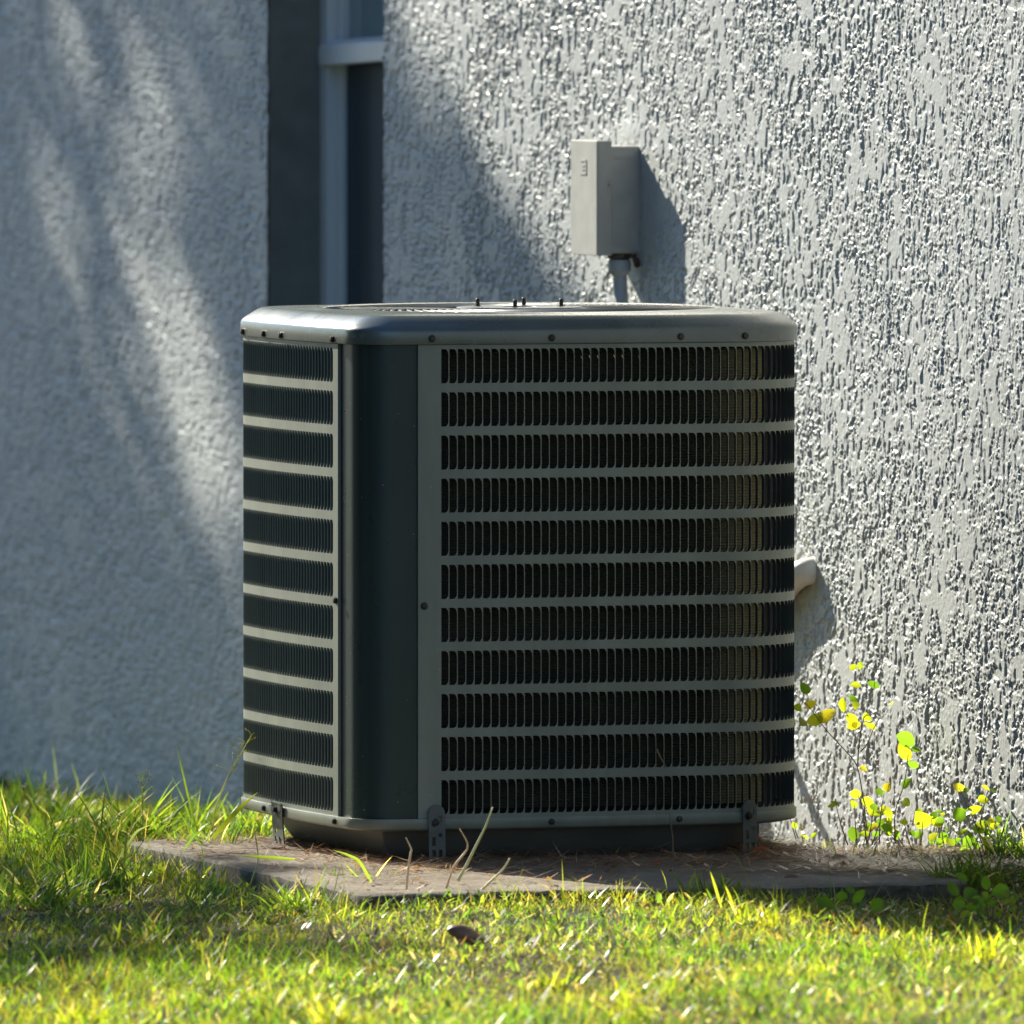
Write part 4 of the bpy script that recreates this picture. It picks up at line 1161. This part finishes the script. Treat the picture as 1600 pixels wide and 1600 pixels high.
litter(1500, (-0.9, 2.4, -3.2, -0.78), lambda a, b: 0.8*(vnoise(a*5+20, b*3+20, 88) > 0.55), [(0.75, (0.012, 0.030), (0.006, 0.013), [(0.62, 0.56, 0.45), (0.36, 0.24, 0.15), (0.42, 0.16, 0.07), (0.20, 0.13, 0.08)], [4, 3, 1, 2], 4, (1.0, 1.45)), (0.5, (0.04, 0.09), (0.001, 0.002), BR, [3, 3, 2, 4], 3, (1.2, 1.55))])
litter(900, (-0.7, -0.2, -1.3, 0.4), lambda a, b: 0.5 + 0*a, kin)
V, F, C = merge(parts)
tag(np_mesh('leaf_litter', V, F, M['litter'], colors=C), 'brown pine needles and dry leaf scraps over pad and soil', 'leaf litter', kind='stuff')
# countable fallen leaves
def fallen(px, py, Y, size, tint, label):
    c = Vector(pt(px, py, Y))
    V, F = oval_leaf(Vector((0, 0, 0)), Vector((1, rnd.uniform(-.5, .5), 0.15)), Vector((0.1, -0.5, 1)), size, size*0.5)
    o = np_mesh('fallen_leaf', V, F, M['leaf'], smooth=True, colors=np.tile(np.array(tint), (len(V), 1)))
    o.location = c
    tag(o, label, 'fallen leaf', 'fallen leaves')
fallen(1175, 1330, 21.85, 0.035, (0.35, 0.10, 0.05), 'small red brown leaf on the litter right of the far bracket')
fallen(1005, 1418, 20.8, 0.030, (0.28, 0.10, 0.05), 'rusty leaf in the sunlit grass before the middle of the pad')
fallen(1300, 1343, 21.6, 0.030, (0.30, 0.24, 0.17), 'tan leaf lying on the shaded right part of the pad')
fallen(1225, 1373, 21.2, 0.026, (0.24, 0.16, 0.12), 'brown leaf near the front edge of the pad under the far bracket')
fallen(1330, 1462, 20.2, 0.026, (0.32, 0.12, 0.05), 'orange brown leaf in the grass below the right pad end')
# brown seed pod
X, Y = px_ground(728, 1476, -0.035)
vs = []; fs = []
nu, nw = 14, 10
for i in range(nu+1):
    t = i/nu; rr = 0.0155*math.sin(math.pi*min(1, t**0.85))**0.75*(1 if t < 0.6 else 1-0.35*(t-0.6)/0.4) + 0.0004
    for k in range(nw):
        a = 2*math.pi*k/nw
        vs.append((-0.03 + 0.066*t, rr*math.cos(a), rr*math.sin(a)*0.95 + 0.008 - 0.020*t))
for i in range(nu):
    for k in range(nw): fs.append((i*nw+k, i*nw+(k+1) % nw, (i+1)*nw+(k+1) % nw, (i+1)*nw+k))
pod = mesh_obj('seed_pod', vs, fs, M['nut'], smooth=True)
pod.location = (X, Y, float(ground_h(np.array([X]), np.array([Y]))[0]) + 0.024)
tag(pod, 'smooth brown seed pod lying in the short grass', 'seed pod')

# ------------------------------------------------------------------ trees that shade the scene
SUNV = np.array(TO_SUN)
n_w = np.array([-CA, -SA, 0.0])                       # outward wall normal
W0 = np.array(to_world(WALL_X, 0, 0))
t_w = np.array([-SA, CA, 0.0])
def wall_hit(P):
    d = ((P - W0) @ n_w) / (SUNV @ n_w)
    Q = P - d[:, None]*SUNV[None]
    v = (Q - W0) @ t_w; z = Q[:, 2]
    depth = OY + WALL_X*SA + v*CA
    X = OX + WALL_X*CA - v*SA
    return v, z, 800 + F_PX*X/depth, -30 + F_PX*(CAM_H - z)/depth, d
def shade_wall(px, py):
    """wanted leaf cover of the wall, by direction of the shadow it throws"""
    # right boundary line of the shade
    xr = np.interp(py, [-400, 0, 100, 300, 480, 700, 1300], [480, 590, 640, 775, 885, 980, 1150])
    s = 1 - sstep(-60, 40, px - xr)
    # bright diagonal streak
    xc = np.interp(py, [-300, 0, 150, 300, 450, 600, 800, 1000, 1250], [120, 175, 190, 205, 240, 300, 335, 350, 360])
    wd = np.interp(py, [-300, 0, 300, 600, 800, 1000, 1150, 1250], [120, 130, 122, 116, 100, 66, 30, 10])
    s = s * (1 - np.interp(py, [-300, 0, 300, 560, 800, 1100], [0.74, 0.78, 0.87, 0.97, 0.93, 0.8])*np.exp(-((px - xc)/wd)**2)*(1 - sstep(850, 1200, py)))
    # second paler streak left of it
    xc2 = np.interp(py, [-300, 100, 250, 450, 700, 900], [-60, 20, 55, 110, 170, 220])
    s = s * (1 - 0.66*np.exp(-((px - xc2)/75)**2)*(1 - sstep(550, 800, py))*sstep(60, 220, py))
    return s
def leaf_cards(P, size, tint_cols, rs):
    n = len(P)
    d = rs.standard_normal((n, 3)); d /= np.linalg.norm(d, axis=1)[:, None]
    u = np.cross(d, rs.standard_normal((n, 3))); u /= np.linalg.norm(u, axis=1)[:, None]
    s = size*rs.uniform(0.7, 1.3, n)[:, None]
    V = np.stack([P - d*s*0.6, P + u*s*0.32, P + d*s*0.6, P - u*s*0.32], 1).reshape(-1, 3)
    F = np.arange(4*n).reshape(n, 4)
    cols = np.array(tint_cols)[rs.integers(0, len(tint_cols), n)]
    return V, F, np.repeat(cols, 4, 0)
TG = [(0.05, 0.10, 0.02), (0.08, 0.13, 0.025), (0.04, 0.08, 0.02)]
def tree(base, height, P, label, leaf=0.09, rs=None):
    o = empty('tree', Matrix.Translation(base), label, 'tree', 'trees beyond the left of the lawn')
    B = np.array(base)
    V, F, C = leaf_cards(P, leaf, TG, rs)
    np_mesh('crown', V - B, F, M['treeleaf'], o, colors=C)
    mb = MB(); c = P.mean(0) - B
    top = Vector(tuple(c))
    mb.tube([(0, 0, -0.2), (0.03, 0.02, top.z*0.3), (top.x*0.4, top.y*0.4, top.z*0.65), (top.x*0.9, top.y*0.9, top.z*1.0)], [0.17, 0.13, 0.10, 0.05], 12)
    idx = rs.choice(len(P), 18)
    for i in idx:
        e = Vector(tuple(P[i] - B)); s = Vector((top.x*0.4, top.y*0.4, top.z*0.65)).lerp(top, rnd.random())
        mb.tube([s, s.lerp(e, 0.5) + Vector((0, 0, 0.1)), e], [0.035, 0.02, 0.008], 6)
    mb.build('trunk', M['bark'], o, smooth=True)
rs = np.random.default_rng(5)
# tree A shades the wall
N = 90000
v = rs.uniform(1.2, 9.0, N); z = rs.uniform(-0.6, 5.0, N); D = rs.uniform(10.0, 15.0, N)
P = W0[None] + v[:, None]*t_w[None] + np.stack([0*z, 0*z, z], -1) + D[:, None]*SUNV[None]
_, _, px_, py_, _ = wall_hit(P)
s = shade_wall(px_, py_)
keep = rs.random(N) < s*0.30
# round off the part of the crown that shades nothing in view
cc = P[(s > 0.5)].mean(0)
far = ((P - cc)/np.array([5.2, 5.2, 4.4]))
keep &= (far**2).sum(1) < 1.3
PA = P[keep]
tree((float(PA[:, 0].mean())-0.3, float(PA[:, 1].mean())+0.2, -0.1), 6, PA, 'leafy tree standing behind the left of the house, shading its wall', 0.11, rs)

# low spray of branches shading the left lawn
def ground_shade(px, py):
    s = sstep(560, 380, px)*sstep(1345, 1400, py)*sstep(1545, 1490, py)
    s = np.maximum(s, 0.85*sstep(330, 120, px)*sstep(1345, 1390, py)*sstep(1560, 1500, py))
    s = np.maximum(s, 0.4*sstep(420, 280, px)*sstep(1120, 1180, py)*sstep(1400, 1370, py))
    s = np.maximum(s, 0.6*sstep(700, 560, px)*sstep(1465, 1480, py)*sstep(1520, 1505, py))
    return s
N = 90000
gx = rs.uniform(-3.2, 0.4, N); gy = rs.uniform(18.0, 27.0, N)
pxg = 800 + F_PX*gx/gy; pyg = -30 + F_PX*(CAM_H+0.05)/gy
s = ground_shade(pxg, pyg)
s = np.where(pxg < 0, np.maximum(s, 0.5), s)
s = s*np.clip(0.5 + 1.6*(vnoise(gx*6+90, gy*3+10, 77)-0.3), 0.1, 1.2)
keep = rs.random(N) < s*0.30
D = rs.uniform(7.5, 10.5, N)
P = np.stack([gx, gy, gx*0-0.05], -1) + D[:, None]*SUNV[None]
PB = P[keep]
tree((float(PB[:, 0].mean())-0.8, float(PB[:, 1].mean())+0.5, -0.1), 5, PB, 'smaller tree left of the lawn throwing dappled shade', 0.09, rs)

# unseen trees added left of and behind camera to block sky and darken reflections
def round_tree(x, y, h, r, n, label, seed):
    g = np.random.default_rng(seed)
    d = g.standard_normal((n, 3)); d /= np.linalg.norm(d, axis=1)[:, None]
    k = 1 + 0.25*np.sin(d[:, 0]*5+seed) * np.cos(d[:, 2]*4+seed)
    rad = r*k*g.uniform(0.55, 1.0, n)**0.5
    P = np.stack([x + d[:, 0]*rad, y + d[:, 1]*rad, h*0.52 + d[:, 2]*rad*(h*0.48/r)], 1)
    tree((x, y, -0.05), h, P, label, 0.34, g)
for i, (x, y, h, r, lab) in enumerate([
    (-9.5, 13.5, 8.0, 3.0, 'unseen round tree added left of the lawn to block sky light'),
    (-12.5, 6.5, 8.5, 3.6, 'unseen tall tree added at the left rear of the yard for dark reflections'),
    (-8.0, 0.5, 8.0, 3.4, 'unseen broad tree added behind the camera on the left for dark reflections'),
    (-7.8, 20.3, 7.6, 2.8, 'unseen dense round tree added left of the condenser to block sky light'),
    (-12.5, 18.5, 9.5, 3.4, 'unseen tallest tree added in the second row at the left to block sky light'),
    (-10.8, 25.6, 8.0, 2.8, 'unseen tree added at the left boundary level with the window to block sky light')]):
    round_tree(x, y, h, r, 3800, lab, 20+i)
